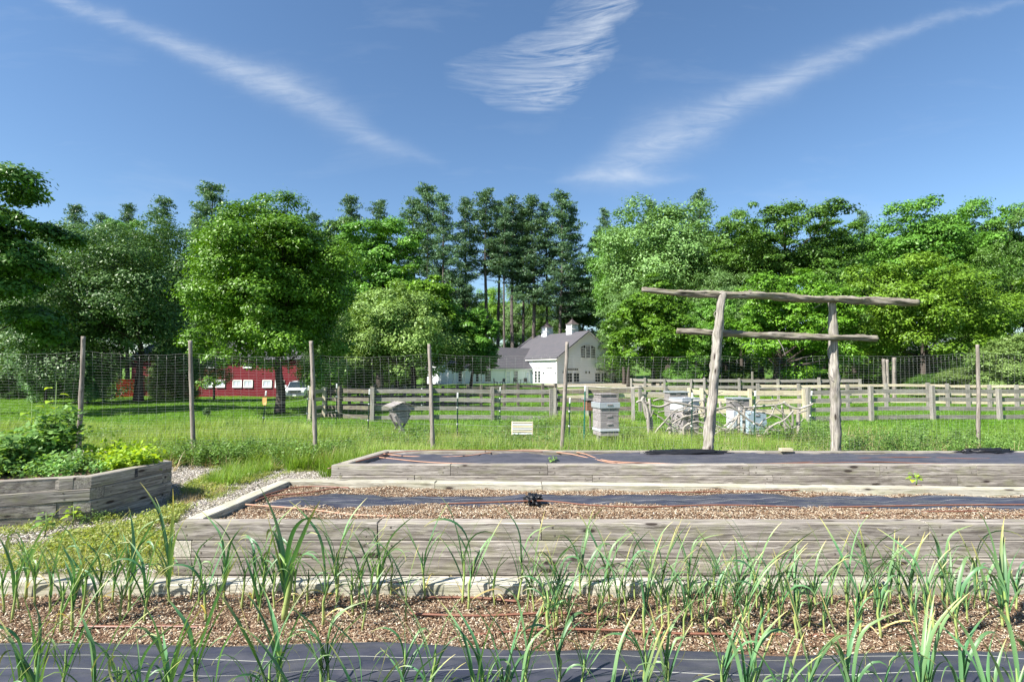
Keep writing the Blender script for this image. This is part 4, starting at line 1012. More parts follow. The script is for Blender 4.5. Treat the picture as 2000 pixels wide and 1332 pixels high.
# cupolas
def cupola(y_):
    r = link('cupola', None, None, hs_, (Wg / 2, y_, 0)) if False else None
    b_ = box('cupola', 1.5, 1.5, 1.75, M['clap'], hs_, (Wg / 2, y_, Hr + .05), None, .02)
    box('cornice', 1.75, 1.75, .12, M['trimwhite'], b_, (0, 0, .93), None, .03)
    for sx in (-1, 1):
        for sy in (-1, 1): box('corner_post', .95, .2, .2, M['trimwhite'], b_, (sx * .62, sy * .62, 1.46), Euler_((0, math.pi / 2, 0)))
    for (dx_, dy_) in ((0, -1), (0, 1), (-1, 0), (1, 0)):
        nn = Vector((dx_, dy_, 0)); ux_ = Vector((-dy_, dx_, 0))
        window(b_, nn * .55 - ux_ * .5 + Vector((0, 0, 1.0)), ux_, nn, .05, .95, .06, .84, 3, 2, 'window', 'glasspale', .08)
    box('cornice', 1.65, 1.65, .14, M['trimwhite'], b_, (0, 0, 2.0), None, .03)
    V = []; Fs = []; prof = [(.98, 0), (.72, .18), (.50, .42), (.30, .72), (.13, 1.02), (.03, 1.15)]; ns = 4
    for rr, zz in prof:
        for s_ in range(ns): th = math.pi / 4 + s_ * math.pi / 2; V.append((rr * 1.30 * math.cos(th), rr * 1.30 * math.sin(th), zz))
    for i_ in range(len(prof) - 1):
        for s_ in range(ns): Fs.append((i_ * ns + s_, i_ * ns + (s_ + 1) % ns, (i_ + 1) * ns + (s_ + 1) % ns, (i_ + 1) * ns + s_))
    Fs.append((0, 3, 2, 1)); Fs.append(tuple(range(len(V) - 4, len(V))))
    link('cupola_roof', meshpy('cupola_roof', V, Fs), M['copper'], b_, (0, 0, 2.07))
    box('finial', .5, .05, .05, M['copper'], b_, (0, 0, 3.4), Euler_((0, math.pi / 2, 0)))
    b_.scale = (1, 1, .78); b_.location.z = Hr - .15
cupola(4.0); cupola(11.0)
# low wing running out from the long side towards the left
wy0, wy1, WL, whe, whr = 6.9, 14.6, 15.5, 2.75, 6.0
siding('wing_wall', (-WL, wy0, 0), (1, 0, 0), (0, -1, 0), lambda z: (0, WL), whe, .2, hs_, DX)
wallpoly('wing_wall', [(-WL, wy0, 0), (-WL, wy1, 0), (-WL, wy1, whe), (-WL, (wy0 + wy1) / 2, whr), (-WL, wy0, whe)], (.1, 0, 0), DX, hs_)
wm_ = (wy0 + wy1) / 2; ws = (whr - whe) / (wm_ - wy0); xr = (whr - He) / sl_
slab_roof('wing_roof', (-WL - .3, wy0 - .4, whe - .4 * ws), (-.02, wy0 - .4, whe - .4 * ws), (xr, wm_, whr), (-WL - .3, wm_, whr), .14, M['roof'], hs_)
slab_roof('wing_roof', (-WL - .3, wy1 + .4, whe - .4 * ws), (-.02, wy1 + .4, whe - .4 * ws), (xr, wm_ + .01, whr), (-WL - .3, wm_ + .01, whr), .14, M['roof'], hs_)
trim((-WL - .3, wy0 - .36, whe - .4 * ws - .02), (-.1, wy0 - .36, whe - .4 * ws - .02), .1, .2)
WWl = ((-WL, wy0, 0), (1, 0, 0), (0, -1, 0))
for a_, b_ in ((WL - 10.9, WL - 9.7), (WL - 9.2, WL - 8.0), (WL - 14, WL - 12.8)): window(hs_, *WWl, a_, b_, .35, 2.25, 2, 4, 'window', 'glass', .16)
window(hs_, *WWl, WL - 5.2, WL - 4.3, .05, 2.1, 1, 3, 'door', 'glasspale', .18); window(hs_, *WWl, WL - 3.6, WL - 2.8, .3, 2.1, 2, 4)
window(hs_, *WWl, WL - 1.1, WL - .5, .3, 1.9, 1, 1, 'shutter', 'glasspale')
for k in range(4): box('column', 2.4, .22, .22, M['trimwhite'], hs_, (-WL + .6 + k * 1.5, wy0 - .6, 1.2), Euler_((0, math.pi / 2, 0)))
dp = [(-2, 70), (4, 66), (24, 66), (30, 80), (24, 96), (17, 100), (7, 84.5), (1, 77.5)]
polygon_sheet('pale_bounce_ground', dp, .03, .8, M['path'], 'structure', zf=lambda a, b: gz(a, b))  # pale ground by the gable, added to bounce neutral light onto it
# terrace furniture in front of the wing
def chair(px, D, label):
    p = at(px, 746, D); p.z = g(p.x, D); r = empty('garden_chair', p, label, 'chair', 'dark chairs on the terrace'); r.rotation_euler = (0, 0, px * .3)
    box('seat', .5, .5, .05, M['board_dark'], r, (0, 0, .45)); box('backrest', .5, .05, .5, M['board_dark'], r, (0, .24, .72), Euler_((-.15, 0, 0)))
    for a_ in (-1, 1):
        for b_ in (-1, 1): box('leg', .45, .05, .05, M['board_dark'], r, (a_ * .22, b_ * .22, .22), Euler_((0, math.pi / 2, 0)))
chair(968, 76, 'dark garden chair at the tall wing windows'); chair(982, 76.5, 'dark garden chair beside the one at the tall windows'); chair(1007, 79, 'dark chair left of the small terrace table'); chair(1026, 79.5, 'dark chair near the corner of the main house')
p = at(1017, 745, 79); p.z = g(p.x, 79); r = empty('garden_table', p, 'small dark round table before the house wing', 'table')
tbl = tubes('table_top', [([Vector((0, 0, .70)), Vector((0, 0, .74))], .5)], M['board_dark'], r, (0, 0, 0), 12, smooth=False)
box('leg', .7, .08, .08, M['board_dark'], r, (0, 0, .35), Euler_((0, math.pi / 2, 0)))

# ------------------------------------------------------------------ red barn
bp = at(255, 775, 61.5); bp.z = g(bp.x, 61.5) - .1
rb = empty('red_barn', bp, 'long dark red clapboard barn with small white windows behind the maples', 'barn'); rb.rotation_euler = (0, 0, math.radians(-4))
BL, BH = 20.5, 4.5
siding('wall', (0, 0, 0), (1, 0, 0), (0, -1, 0), lambda z: (0, BL), BH, .22, rb, M['red'])
wallpoly('wall', [(0, 0, 0), (0, 8, 0), (0, 8, BH), (0, 4, BH + 1.9), (0, 0, BH)], (.15, 0, 0), M['red'], rb)
wallpoly('wall', [(BL, 0, 0), (BL, 8, 0), (BL, 8, BH), (BL, 4, BH + 1.9), (BL, 0, BH)], (-.15, 0, 0), M['red'], rb)
slab_roof('roof', (-.4, -.4, BH - .25), (BL + .4, -.4, BH - .25), (BL + .4, 4, BH + 2.0), (-.4, 4, BH + 2.0), .15, M['roof'], rb)
slab_roof('roof', (-.4, 8.4, BH - .25), (BL + .4, 8.4, BH - .25), (BL + .4, 4.01, BH + 2.0), (-.4, 4.01, BH + 2.0), .15, M['roof'], rb)
BW = ((0, 0, 0), (1, 0, 0), (0, -1, 0))
for px in (410, 434, 468, 490, 528, 553):
    u = (at(px, 750, 61.0).x - bp.x); window(rb, *BW, u - .48, u + .48, 1.25, 2.0, 2, 1, 'window', 'glasspale', .12)
for px in (413, 489, 330):
    u = (at(px, 715, 61.0).x - bp.x); window(rb, *BW, u - .45, u + .45, 3.45, 4.15, 1, 1, 'window', 'glass', .16)
sh = box('sunlit_wall_patch', 1.9, .1, 2.0, M['red_sunlit'], rb, (.3, -1.0, 1.15), Euler_((0, 0, .6)))  # added panel, its brighter red stands in for a sunlit patch of wall
# ------------------------------------------------------------------ pickup truck, front on
tp = at(583, 781, 55); tp.z = g(tp.x, 55) 
tr = empty('pickup_truck', tp, 'white pickup truck parked nose-on between the maple trunk and the fence', 'pickup truck'); tr.rotation_euler = (0, 0, math.radians(14))
def loft(name, secs, mat, parent):
    """secs: list of (y, [(x,z) half profile from bottom centre outward to top centre]) mirrored"""
    V = []; Fs = []; k = len(secs[0][1]) * 2
    for y_, pr in secs:
        V += [(x_, y_, z_) for x_, z_ in pr] + [(-x_, y_, z_) for x_, z_ in reversed(pr)]
    for i_ in range(len(secs) - 1):
        for j in range(k):
            a_ = i_ * k + j; b_ = i_ * k + (j + 1) % k; Fs.append((a_, a_ + k, b_ + k, b_))
    Fs.append(tuple(range(k))); Fs.append(tuple(reversed(range((len(secs) - 1) * k, len(secs) * k))))
    return link(name, meshpy(name, V, Fs), mat, parent)
body = loft('body', [(-2.75, [(.5, .55), (.85, .55), (.90, .75), (.90, .98), (.86, 1.06), (.4, 1.10)]), (-2.62, [(.5, .42), (.92, .45), (.97, .7), (.97, 1.02), (.90, 1.14), (.4, 1.18)]),
     (-1.5, [(.5, .40), (.94, .42), (1.0, .7), (1.0, 1.08), (.93, 1.22), (.4, 1.27)]), (-1.35, [(.5, .40), (.94, .42), (1.0, .7), (1.0, 1.12), (.95, 1.26), (.4, 1.28)]), (2.7, [(.5, .40), (.94, .42), (1.0, .7), (1.0, 1.12), (.95, 1.28), (.4, 1.28)])], M['carpaint'], tr)
loft('cab', [(-1.5, [(.3, 1.24), (.90, 1.22), (.89, 1.26), (.3, 1.28)]), (-.75, [(.3, 1.24), (.92, 1.24), (.74, 1.84), (.3, 1.90)]), (.9, [(.3, 1.24), (.92, 1.24), (.75, 1.86), (.3, 1.92)]), (1.15, [(.3, 1.24), (.92, 1.24), (.80, 1.7), (.3, 1.74)])], M['carpaint'], tr)
wallpoly('windshield', [(-.82, -1.50, 1.30), (.82, -1.50, 1.30), (.69, -.80, 1.83), (-.69, -.80, 1.83)], (0, -.03, .03), M['glass'], tr)
for sx in (-1, 1):
    wallpoly('side_window', [(sx * .925, -1.1, 1.32), (sx * .925, .8, 1.32), (sx * .79, .75, 1.78), (sx * .79, -.72, 1.78)], (sx * .02, 0, 0), M['glass'], tr)
    h = box('headlight', .30, .08, .20, M['lamp'], tr, (sx * .72, -2.76, .92), None, .03)
    mm_ = box('mirror', .26, .10, .30, M['carpaint'], tr, (sx * 1.14, -1.05, 1.38), None, .04)
    for y_ in (-1.75, 1.8):
        wv = tubes('wheel', [([Vector((sx * .72, y_, .40)), Vector((sx * .99, y_, .40))], .40)], M['rubber'], tr, (0, 0, 0), 20)
        tubes('rim', [([Vector((sx * .98, y_, .40)), Vector((sx * 1.005, y_, .40))], .24)], M['chrome'], wv, (0, 0, 0), 14)
gr = box('grille', 1.10, .06, .34, M['glass'], tr, (0, -2.77, .90), None, .02)
for k in range(3): box('grille_bar', 1.08, .03, .035, M['chrome'], gr, (0, -.04, -.11 + k * .11))
box('bumper', 1.86, .16, .26, M['chrome'], tr, (0, -2.80, .56), None, .05)
box('number_plate', .32, .02, .16, M['trimwhite'], tr, (0, -2.89, .56))

# ------------------------------------------------------------------ trees
def leaf_quads(P, Nn, size, rs, aspect=.62, fold=.22):
    """rhombic folded leaves: P centres, Nn face normals, size lengths"""
    n = len(P)
    t = rs.normal(size=(n, 3)); t -= Nn * (t * Nn).sum(1, keepdims=True); t /= np.linalg.norm(t, axis=1, keepdims=True) + 1e-9
    b = np.cross(Nn, t); s = np.asarray(size)[:, None] * .5
    V = np.empty((n, 4, 3)); dip = Nn * s * fold
    V[:, 0] = P - t * s; V[:, 1] = P + b * s * aspect - dip; V[:, 2] = P + t * s - dip * .6; V[:, 3] = P - b * s * aspect - dip
    base = (np.arange(n) * 4)[:, None]
    Fq_ = base + np.array([[0, 1, 2, 3]])
    return V.reshape(-1, 3), Fq_
def tri_from_quads(Fq_):
    return np.concatenate([Fq_[:, [0, 1, 2]], Fq_[:, [0, 2, 3]]])
def unit(a): return a / (np.linalg.norm(a, axis=-1, keepdims=True) + 1e-9)
def crown_mesh(seed, rx, rz, z0, n_lobe, n_leaf, leaf, lobe=.2, flat=.62, airy=.0, shape='round', clump=.5):
    """crown on x=y=0 from z0 up to z0+2rz: boughs of several sizes, each a domed spray of twigs with leaves"""
    rs = np.random.RandomState(seed)
    cen = np.array([0, 0, z0 + rz]); rm = min(rx, rz)
    D = []
    gold = math.pi * (3 - math.sqrt(5)); n_out = int(n_lobe * .72)
    for k in range(n_out):
        zc = 1 - 1.94 * (k + .5) / n_out; th = k * gold + rs.normal() * .3; zc = np.clip(zc + rs.normal() * .07, -1, 1); q = math.sqrt(max(0, 1 - zc * zc)); D.append((q * math.cos(th), q * math.sin(th), zc))
    while len(D) < n_lobe: D.append(tuple(unit(rs.normal(size=3))))
    D = np.array(D); rad = np.concatenate([np.where(rs.rand(n_out) < .2, rs.uniform(.95, 1.10, n_out), rs.uniform(.60, .96, n_out)), rs.uniform(.25, .62, n_lobe - n_out)])
    rxy = np.ones(n_lobe)
    q_ = np.sqrt(np.maximum(1e-3, 1 - D[:, 2] ** 2)); fill = {'skirt': .8, 'cone': .5}.get(shape, .5)
    rxy = np.where(D[:, 2] < 0, (q_ + (1 - q_) * fill) / q_ * (1 - (.0 if shape == 'skirt' else .10) * -np.minimum(D[:, 2], 0)), 1.0)
    rxy = np.minimum(rxy, .9 / q_)  * (q_ < .9) + rxy * (q_ >= .9)
    if shape == 'cone': rxy = rxy * (1 - .38 * np.clip(D[:, 2], -.2, 1))
    sag = 1 - .10 * rs.rand(n_lobe)
    L = np.stack([D[:, 0] * rx * rad * rxy, D[:, 1] * rx * rad * rxy, D[:, 2] * rz * rad * sag], 1) + cen
    R = rs.uniform(.5, 1.25, n_lobe) * lobe * rm * .9
    L = L - D * R[:, None] * .55
    if airy: k = (rs.rand(n_lobe) > airy); L = L[k]; R = R[k]; D = D[k]; n_lobe = len(L)
    w = R ** 2; cnt = np.maximum(4, (w / w.sum() * n_leaf / 16).astype(int)); ci = np.repeat(np.arange(n_lobe), cnt)
    cd_ = unit(rs.normal(size=(len(ci), 3)) + np.array([0, 0, .45]) + D[ci] * .55); rr = rs.uniform(.35, 1.05, len(ci)) ** .55
    tw = L[ci] + cd_ * (R[ci] * rr)[:, None] * np.array([1.25, 1.25, flat])
    tr_ = rs.uniform(.5, 1.2, len(tw)) * R[ci] * .26 * (clump / .5)
    ti = np.repeat(np.arange(len(tw)), 16)
    off = rs.normal(size=(len(ti), 3)) * tr_[ti][:, None] * np.array([1., 1., .5])
    P = tw[ti] + off
    Nn = unit(cd_[ti] * .7 + np.array([0, 0, .6]) + rs.normal(size=P.shape) * .33)
    size = leaf * rs.uniform(.6, 1.35, len(P))
    V, Fq_ = leaf_quads(P, Nn, size, rs)
    lr = rs.rand(n_lobe); rnd = np.clip(lr[ci][ti] * .35 + rs.rand(len(tw))[ti] * .3 + rs.rand(len(ti)) * .35, 0, 1)
    me = meshnp('crown', V, tri_from_quads(Fq_), attrs={'rnd': np.repeat(rnd, 4)})
    return me, L, R
def trunk_mesh(seed, h, r, L, z_top, forks=True, r_top=.3):
    rs = random.Random(seed); lst = []
    n = 7; pts = [Vector((rs.uniform(-.04, .04) * h * (k / n), rs.uniform(-.04, .04) * h * (k / n), z_top * k / n - .25 * (k == 0))) for k in range(n + 1)]
    rad = [r * (1.45 if k == 0 else 1.05 if k == 1 else 1 - (1 - r_top) * k / n) for k in range(n + 1)]
    sp_ = smooth_path(pts, 2); rr = list(np.interp(np.linspace(0, n, len(sp_)), range(n + 1), rad))
    lst.append((sp_, rr))
    if forks:
        for l in L:
            l = Vector(l); zf = min(z_top * .95, max(z_top * .30, l.z - (l.xy.length) * rs.uniform(.5, .9)))
            k = zf / z_top * n; b = pts[int(k)].lerp(pts[min(n, int(k) + 1)], k - int(k))
            m_ = b.lerp(l, .5) + Vector((0, 0, -.06 * l.xy.length))
            r0 = r * .36 * (1 - .5 * zf / z_top)
            lst.append((smooth_path([b, m_, l], 3), list(np.linspace(r0, r0 * .2, 7))))
    V = []; Fs = []; UV = []
    for p_, q_ in lst:
        v, f, u = tube_data(p_, q_, 8 if q_[0] > .12 else 6, .2, base=len(V)); V += v; Fs += f; UV += u
    return meshnp('trunk', [tuple(v) for v in V], Fs, uv=UV, smooth=True)
LM = {
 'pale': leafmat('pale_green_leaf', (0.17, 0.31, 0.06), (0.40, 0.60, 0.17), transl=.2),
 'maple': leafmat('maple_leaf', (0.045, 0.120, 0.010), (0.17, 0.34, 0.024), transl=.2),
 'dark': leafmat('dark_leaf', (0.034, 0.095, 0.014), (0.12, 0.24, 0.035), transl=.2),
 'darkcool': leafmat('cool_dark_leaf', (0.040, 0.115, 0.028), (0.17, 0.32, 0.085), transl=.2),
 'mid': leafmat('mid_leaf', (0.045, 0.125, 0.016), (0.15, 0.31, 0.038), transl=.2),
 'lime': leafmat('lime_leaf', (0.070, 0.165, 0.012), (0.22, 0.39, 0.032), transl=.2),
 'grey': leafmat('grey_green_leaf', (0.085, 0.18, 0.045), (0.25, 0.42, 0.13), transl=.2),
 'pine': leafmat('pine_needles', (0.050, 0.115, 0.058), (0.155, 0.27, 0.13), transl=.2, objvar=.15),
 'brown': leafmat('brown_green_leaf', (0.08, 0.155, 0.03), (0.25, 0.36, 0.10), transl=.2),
 'twig': leafmat('dead_twigs', (0.10, 0.07, 0.05), (0.24, 0.17, 0.13), transl=.2),
}
def tree(name, px, half, top, cbot, D, leafm, label, seed, n_leaf=26000, leaf=.2, n_lobe=26, lobe=.34, flat=.7, airy=0., shape='round', base_px=None, tr=None, cat='tree', group=None, shiftx=0, clump=.5):
    n_lobe = int(n_lobe * 2.0); lobe = lobe * .92
    c_ = at(px, top, D); zt_ = c_.z; zb_ = at(px, cbot, D).z
    bx = at(base_px, top, D).x if base_px is not None else c_.x
    z_g = g(bx, D); rx = half / F * D; rz = (zt_ - zb_) / 2
    root = empty(name, (bx, D, z_g), label, cat, group)
    me, L, R = crown_mesh(seed, rx, rz, zb_ - z_g, n_lobe, n_leaf, leaf, lobe, flat, airy, shape, clump)
    cr = link('crown', me, LM[leafm], root, (c_.x - bx, 0, 0))
    H = zt_ - z_g; r = tr if tr else max(.12, H * .017)
    Lo = L + np.array([c_.x - bx, 0, 0])
    tk = link('trunk', trunk_mesh(seed, H, r, Lo[::6], (zb_ - z_g) + rz * 1.3), M['bark'], root)
    return root
def copy_tree(src, px, half, top, D, label, base_off=0, rz=None, mat=None, group=None, sink=0.0):
    """copy of a tree scaled to stand at px with its top at the given line"""
    r = src.copy(); C.objects.link(r)
    ch = [c for c in src.children]
    zt = max(v[2] for c in ch for v in c.bound_box); wx = max(abs(v[0]) for c in ch for v in c.bound_box)
    p = at(px, top, D); z_g = g(p.x, D) - sink; r.location = (p.x, D, z_g)
    sz = (p.z - z_g) / zt; sxy = half / F * D / wx; r.scale = (sxy, sxy, sz); r.rotation_euler = (0, 0, rz if rz is not None else (px * 1.7) % 6.28)
    r['label'] = label
    if group: r['group'] = group
    for c in ch:
        k = c.copy(); C.objects.link(k); k.parent = r
        if mat and c.name.startswith('crown'):
            if len(k.material_slots): k.material_slots[0].link = 'OBJECT'; k.material_slots[0].material = LM[mat]
    return r
T = {}; SK = []
# foreground row of maples on the lawn
T['A'] = tree('maple_tree', -15, 135, 300, 720, 22, 'dark', 'tall dark maple cut by the left edge with an open ragged top', 101, 52000, .17, 34, .30, .6, .12, base_px=-30)
T['B'] = tree('maple_tree', 226, 178, 418, 800, 33, 'darkcool', 'broad rounded dark green maple with a low skirt left of the red barn windows', 102, 110000, .15, 70, .27, .75, shape='skirt', base_px=285, tr=.22)
T['C'] = tree('maple_tree', 537, 148, 372, 764, 23.5, 'maple', 'bright green maple standing before the red barn and the pickup', 103, 170000, .12, 92, .28, .72, base_px=557, tr=.19, shape='skirt')
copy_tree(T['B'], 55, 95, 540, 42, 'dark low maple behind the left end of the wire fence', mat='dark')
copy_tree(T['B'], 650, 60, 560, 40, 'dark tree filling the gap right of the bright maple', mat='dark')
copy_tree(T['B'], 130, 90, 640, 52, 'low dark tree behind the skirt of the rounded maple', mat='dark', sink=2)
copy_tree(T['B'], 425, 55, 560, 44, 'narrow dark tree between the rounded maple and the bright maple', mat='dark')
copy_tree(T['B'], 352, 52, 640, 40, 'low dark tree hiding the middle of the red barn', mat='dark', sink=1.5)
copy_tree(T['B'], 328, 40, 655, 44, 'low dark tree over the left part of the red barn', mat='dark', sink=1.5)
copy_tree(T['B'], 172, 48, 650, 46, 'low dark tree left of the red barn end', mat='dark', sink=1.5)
for px_, hf_, tp_, D_, lb_ in ((95, 62, 655, 31, 'low leafy skirt of foliage at the left foot of the rounded maple'), (175, 48, 690, 30.5, 'low leafy bush under the rounded maple, left of its trunk')):
    SK.append((px_, hf_, tp_, D_, lb_))
# young trees before the house
T['G'] = tree('willow_tree', 778, 108, 548, 756, 46, 'pale', 'pale grey-green round tree before the house, its trunk behind the fence', 104, 80000, .20, 52, .28, .8, shape='skirt', clump=.62)
T['H'] = tree('maple_tree', 830, 84, 508, 752, 50, 'lime', 'lime green tree with a pointed top beside the pale grey-green tree', 105, 42000, .24, 34, .27, .8, shape='cone', base_px=810)
T['I'] = tree('maple_tree', 922, 54, 590, 748, 52, 'mid', 'small dark green round tree in front of the house wing', 106, 40000, .22, 34, .32, .8, shape='skirt')
# woods behind, left
T['M'] = tree('oak_tree', 745, 88, 402, 690, 66, 'mid', 'tall dense green oak behind the lime green tree', 107, 46000, .33, 44, .28, .6)
T['N'] = tree('oak_tree', 160, 92, 418, 700, 62, 'mid', 'green tree rising behind and between the two dark maples at the left', 108, 40000, .32, 40, .28, .6)
copy_tree(T['N'], 262, 70, 425, 66, 'mid green tree showing over the top of the rounded dark maple', mat='mid')
copy_tree(T['M'], 660, 70, 425, 74, 'dark green tree between the bright maple and the oak', mat='dark')
copy_tree(T['N'], 30, 90, 440, 58, 'green tree behind the tall dark maple at the left edge', mat='dark')
copy_tree(T['N'], 450, 80, 470, 72, 'green tree behind the bright maple', mat='dark')
# woods right of the house
T['P'] = tree('ash_tree', 1300, 135, 385, 640, 72, 'grey', 'large pale grey-green ash whose crown tops the middle of the woods', 109, 62000, .34, 60, .25, .75, clump=.62)
T['Q'] = tree('maple_tree', 1272, 92, 535, 748, 44, 'maple', 'bushy green maple whose low branches hide the right side of the house', 110, 60000, .20, 44, .27, .7, shape='cone')
copy_tree(T['P'], 1215, 75, 430, 84, 'green ash behind the white house', mat='mid')
copy_tree(T['P'], 1225, 75, 560, 62, 'pale tree rising directly right of the house gable', mat='grey')
copy_tree(T['P'], 1415, 90, 520, 56, 'pale green tree behind the log frame', mat='grey')
T['R'] = tree('oak_tree', 1535, 135, 371, 640, 60, 'mid', 'tall oak with layered open branches and sky gaps near its flat top', 111, 62000, .27, 60, .21, .38, .18, clump=.45)
copy_tree(T['R'], 1440, 70, 395, 68, 'open topped oak left of the tallest layered oak', mat='mid')
T['S'] = tree('maple_tree', 1790, 120, 376, 640, 58, 'mid', 'tall bright maple crowning the right side of the woods', 112, 60000, .27, 52, .26, .6)
copy_tree(T['S'], 1900, 115, 383, 62, 'tall maple near the right edge of the woods', mat='mid')
copy_tree(T['S'], 1985, 90, 405, 58, 'dark tall maple cut by the right edge', mat='dark')
T['U'] = tree('maple_tree', 1800, 150, 478, 742, 44, 'lime', 'broad yellow-green maple in front of the right woods', 113, 72000, .20, 60, .24, .65)
T['V'] = tree('maple_tree', 1545, 125, 520, 735, 45, 'maple', 'green maple behind the right log post with a thick dark trunk', 114, 62000, .20, 50, .26, .65, base_px=1512, tr=.42)
copy_tree(T['V'], 1390, 95, 560, 50, 'shaded maple behind the leaning log post', mat='mid')
copy_tree(T['U'], 1950, 110, 470, 50, 'dark maple before the right edge woods', mat='mid')
copy_tree(T['V'], 1660, 80, 500, 52, 'mid green maple between the layered oak and the yellow-green maple', mat='mid')
copy_tree(T['V'], 1715, 70, 470, 64, 'greyish tree showing above the yellow-green maple', mat='darkcool')
# backdrop trees closing the gaps low down
for i_, (px, hf, tp_, D, mt) in enumerate(((100, 80, 520, 78, 'dark'), (340, 80, 500, 80, 'dark'), (570, 80, 470, 82, 'dark'), (700, 60, 560, 88, 'dark'), (1140, 70, 520, 108, 'mid'), (1480, 90, 470, 80, 'dark'), (1600, 90, 480, 82, 'dark'), (1720, 90, 450, 80, 'dark'), (1880, 90, 470, 80, 'dark'), (1180, 60, 450, 100, 'darkcool'), (850, 60, 560, 96, 'dark'), (-60, 90, 430, 60, 'dark'), (1340, 80, 500, 88, 'dark'), (1640, 80, 425, 76, 'mid'))):
    w = ['at the far left behind the dark maples', 'behind the gap right of the rounded maple', 'behind the bright maple near the barn roof', 'low behind the tall oak', 'between the last pine and the pale ash', 'behind the layered oak, left part', 'behind the layered oak, right part', 'behind the yellow-green maple, left part', 'behind the yellow-green maple, right part', 'just right of the row of pines', 'behind the lime green pointed tree', 'outside the left edge beside the ragged maple', 'behind the large pale ash', 'in the dip between the two high oaks'][i_]
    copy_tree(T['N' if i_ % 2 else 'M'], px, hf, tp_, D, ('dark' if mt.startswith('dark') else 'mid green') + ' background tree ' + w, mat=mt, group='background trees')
# pale spring trees seen between the pine trunks
for i_, (px, hf, tp_, D, mt) in enumerate(((905, 45, 552, 122, 'mid'), (960, 46, 552, 128, 'lime'), (1010, 46, 552, 126, 'grey'), (1052, 40, 552, 124, 'mid'), (1105, 50, 560, 120, 'dark'), (935, 45, 640, 118, 'lime'), (1000, 45, 648, 116, 'mid'), (1060, 50, 640, 116, 'dark'))):
    copy_tree(T['P'], px, hf, tp_, D, ['mid green tree low behind the left pine trunks', 'lime tree glowing between the pine trunks', 'pale grey tree between the pine trunks', 'mid green tree behind the right pine trunks', 'dark tree behind the rightmost pine', 'low lime bush above the wing roof', 'low green bush above the main roof left end', 'low dark tree behind the cupolas'][i_], mat=mt, group='trees behind the pines', sink=3)
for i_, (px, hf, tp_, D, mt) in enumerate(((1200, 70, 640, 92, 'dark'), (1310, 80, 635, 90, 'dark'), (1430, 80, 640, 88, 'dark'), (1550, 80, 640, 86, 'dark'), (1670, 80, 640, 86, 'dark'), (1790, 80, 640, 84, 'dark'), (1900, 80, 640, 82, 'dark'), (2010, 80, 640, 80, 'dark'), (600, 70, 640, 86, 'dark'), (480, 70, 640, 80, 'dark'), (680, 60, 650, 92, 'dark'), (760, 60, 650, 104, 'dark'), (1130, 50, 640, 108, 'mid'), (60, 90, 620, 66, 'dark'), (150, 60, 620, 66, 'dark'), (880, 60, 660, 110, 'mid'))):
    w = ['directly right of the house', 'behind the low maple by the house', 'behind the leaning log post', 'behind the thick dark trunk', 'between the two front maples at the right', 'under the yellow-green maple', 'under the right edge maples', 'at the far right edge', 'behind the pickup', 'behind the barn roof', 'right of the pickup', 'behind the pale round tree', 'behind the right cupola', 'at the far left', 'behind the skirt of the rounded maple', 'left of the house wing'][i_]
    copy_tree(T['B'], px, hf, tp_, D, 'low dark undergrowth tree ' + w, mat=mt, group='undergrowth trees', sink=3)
# thicket at the right edge
T['X'] = tree('thicket', 1985, 78, 640, 790, 33, 'brown', 'brownish green overgrown thicket at the right edge behind the fence', 115, 60000, .11, 40, .30, .8, cat='shrub')
copy_tree(T['X'], 1890, 75, 715, 36, 'low brown-green bramble thicket left of the right edge thicket', mat='brown')
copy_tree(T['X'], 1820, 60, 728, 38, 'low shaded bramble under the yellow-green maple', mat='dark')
for i_, (px, hf, tp_, D, mt) in enumerate(((20, 60, 700, 38, 'dark'), (110, 55, 712, 36, 'dark'), (640, 50, 690, 45, 'dark'), (700, 45, 700, 44, 'dark'), (1330, 40, 700, 42, 'mid'), (1450, 45, 712, 50, 'dark'), (1590, 50, 715, 52, 'mid'), (1700, 50, 718, 50, 'mid'), (1760, 45, 722, 46, 'brown'))):
    copy_tree(T['X'], px, hf, tp_, D, ['dark shrub behind the leftmost mesh panel', 'dark shrub under the rounded maple, far left', 'dark shrub behind the fence right of the pickup', 'dark shrub left of the pale round tree trunk', 'green shrub between the far fences', 'dark shrub left of the thick dark trunk', 'green shrub right of the thick dark trunk', 'green shrub behind the sunny grey fence', 'brownish shrub beside the three bare posts'][i_], mat=mt, group='shrubs under the trees')
for a_ in SK: copy_tree(T['X'], *a_, mat='darkcool')
sb = copy_tree(T['X'], 404, 9, 795, 21.5, 'tiny dark round bush standing alone in the tall grass', mat='darkcool')

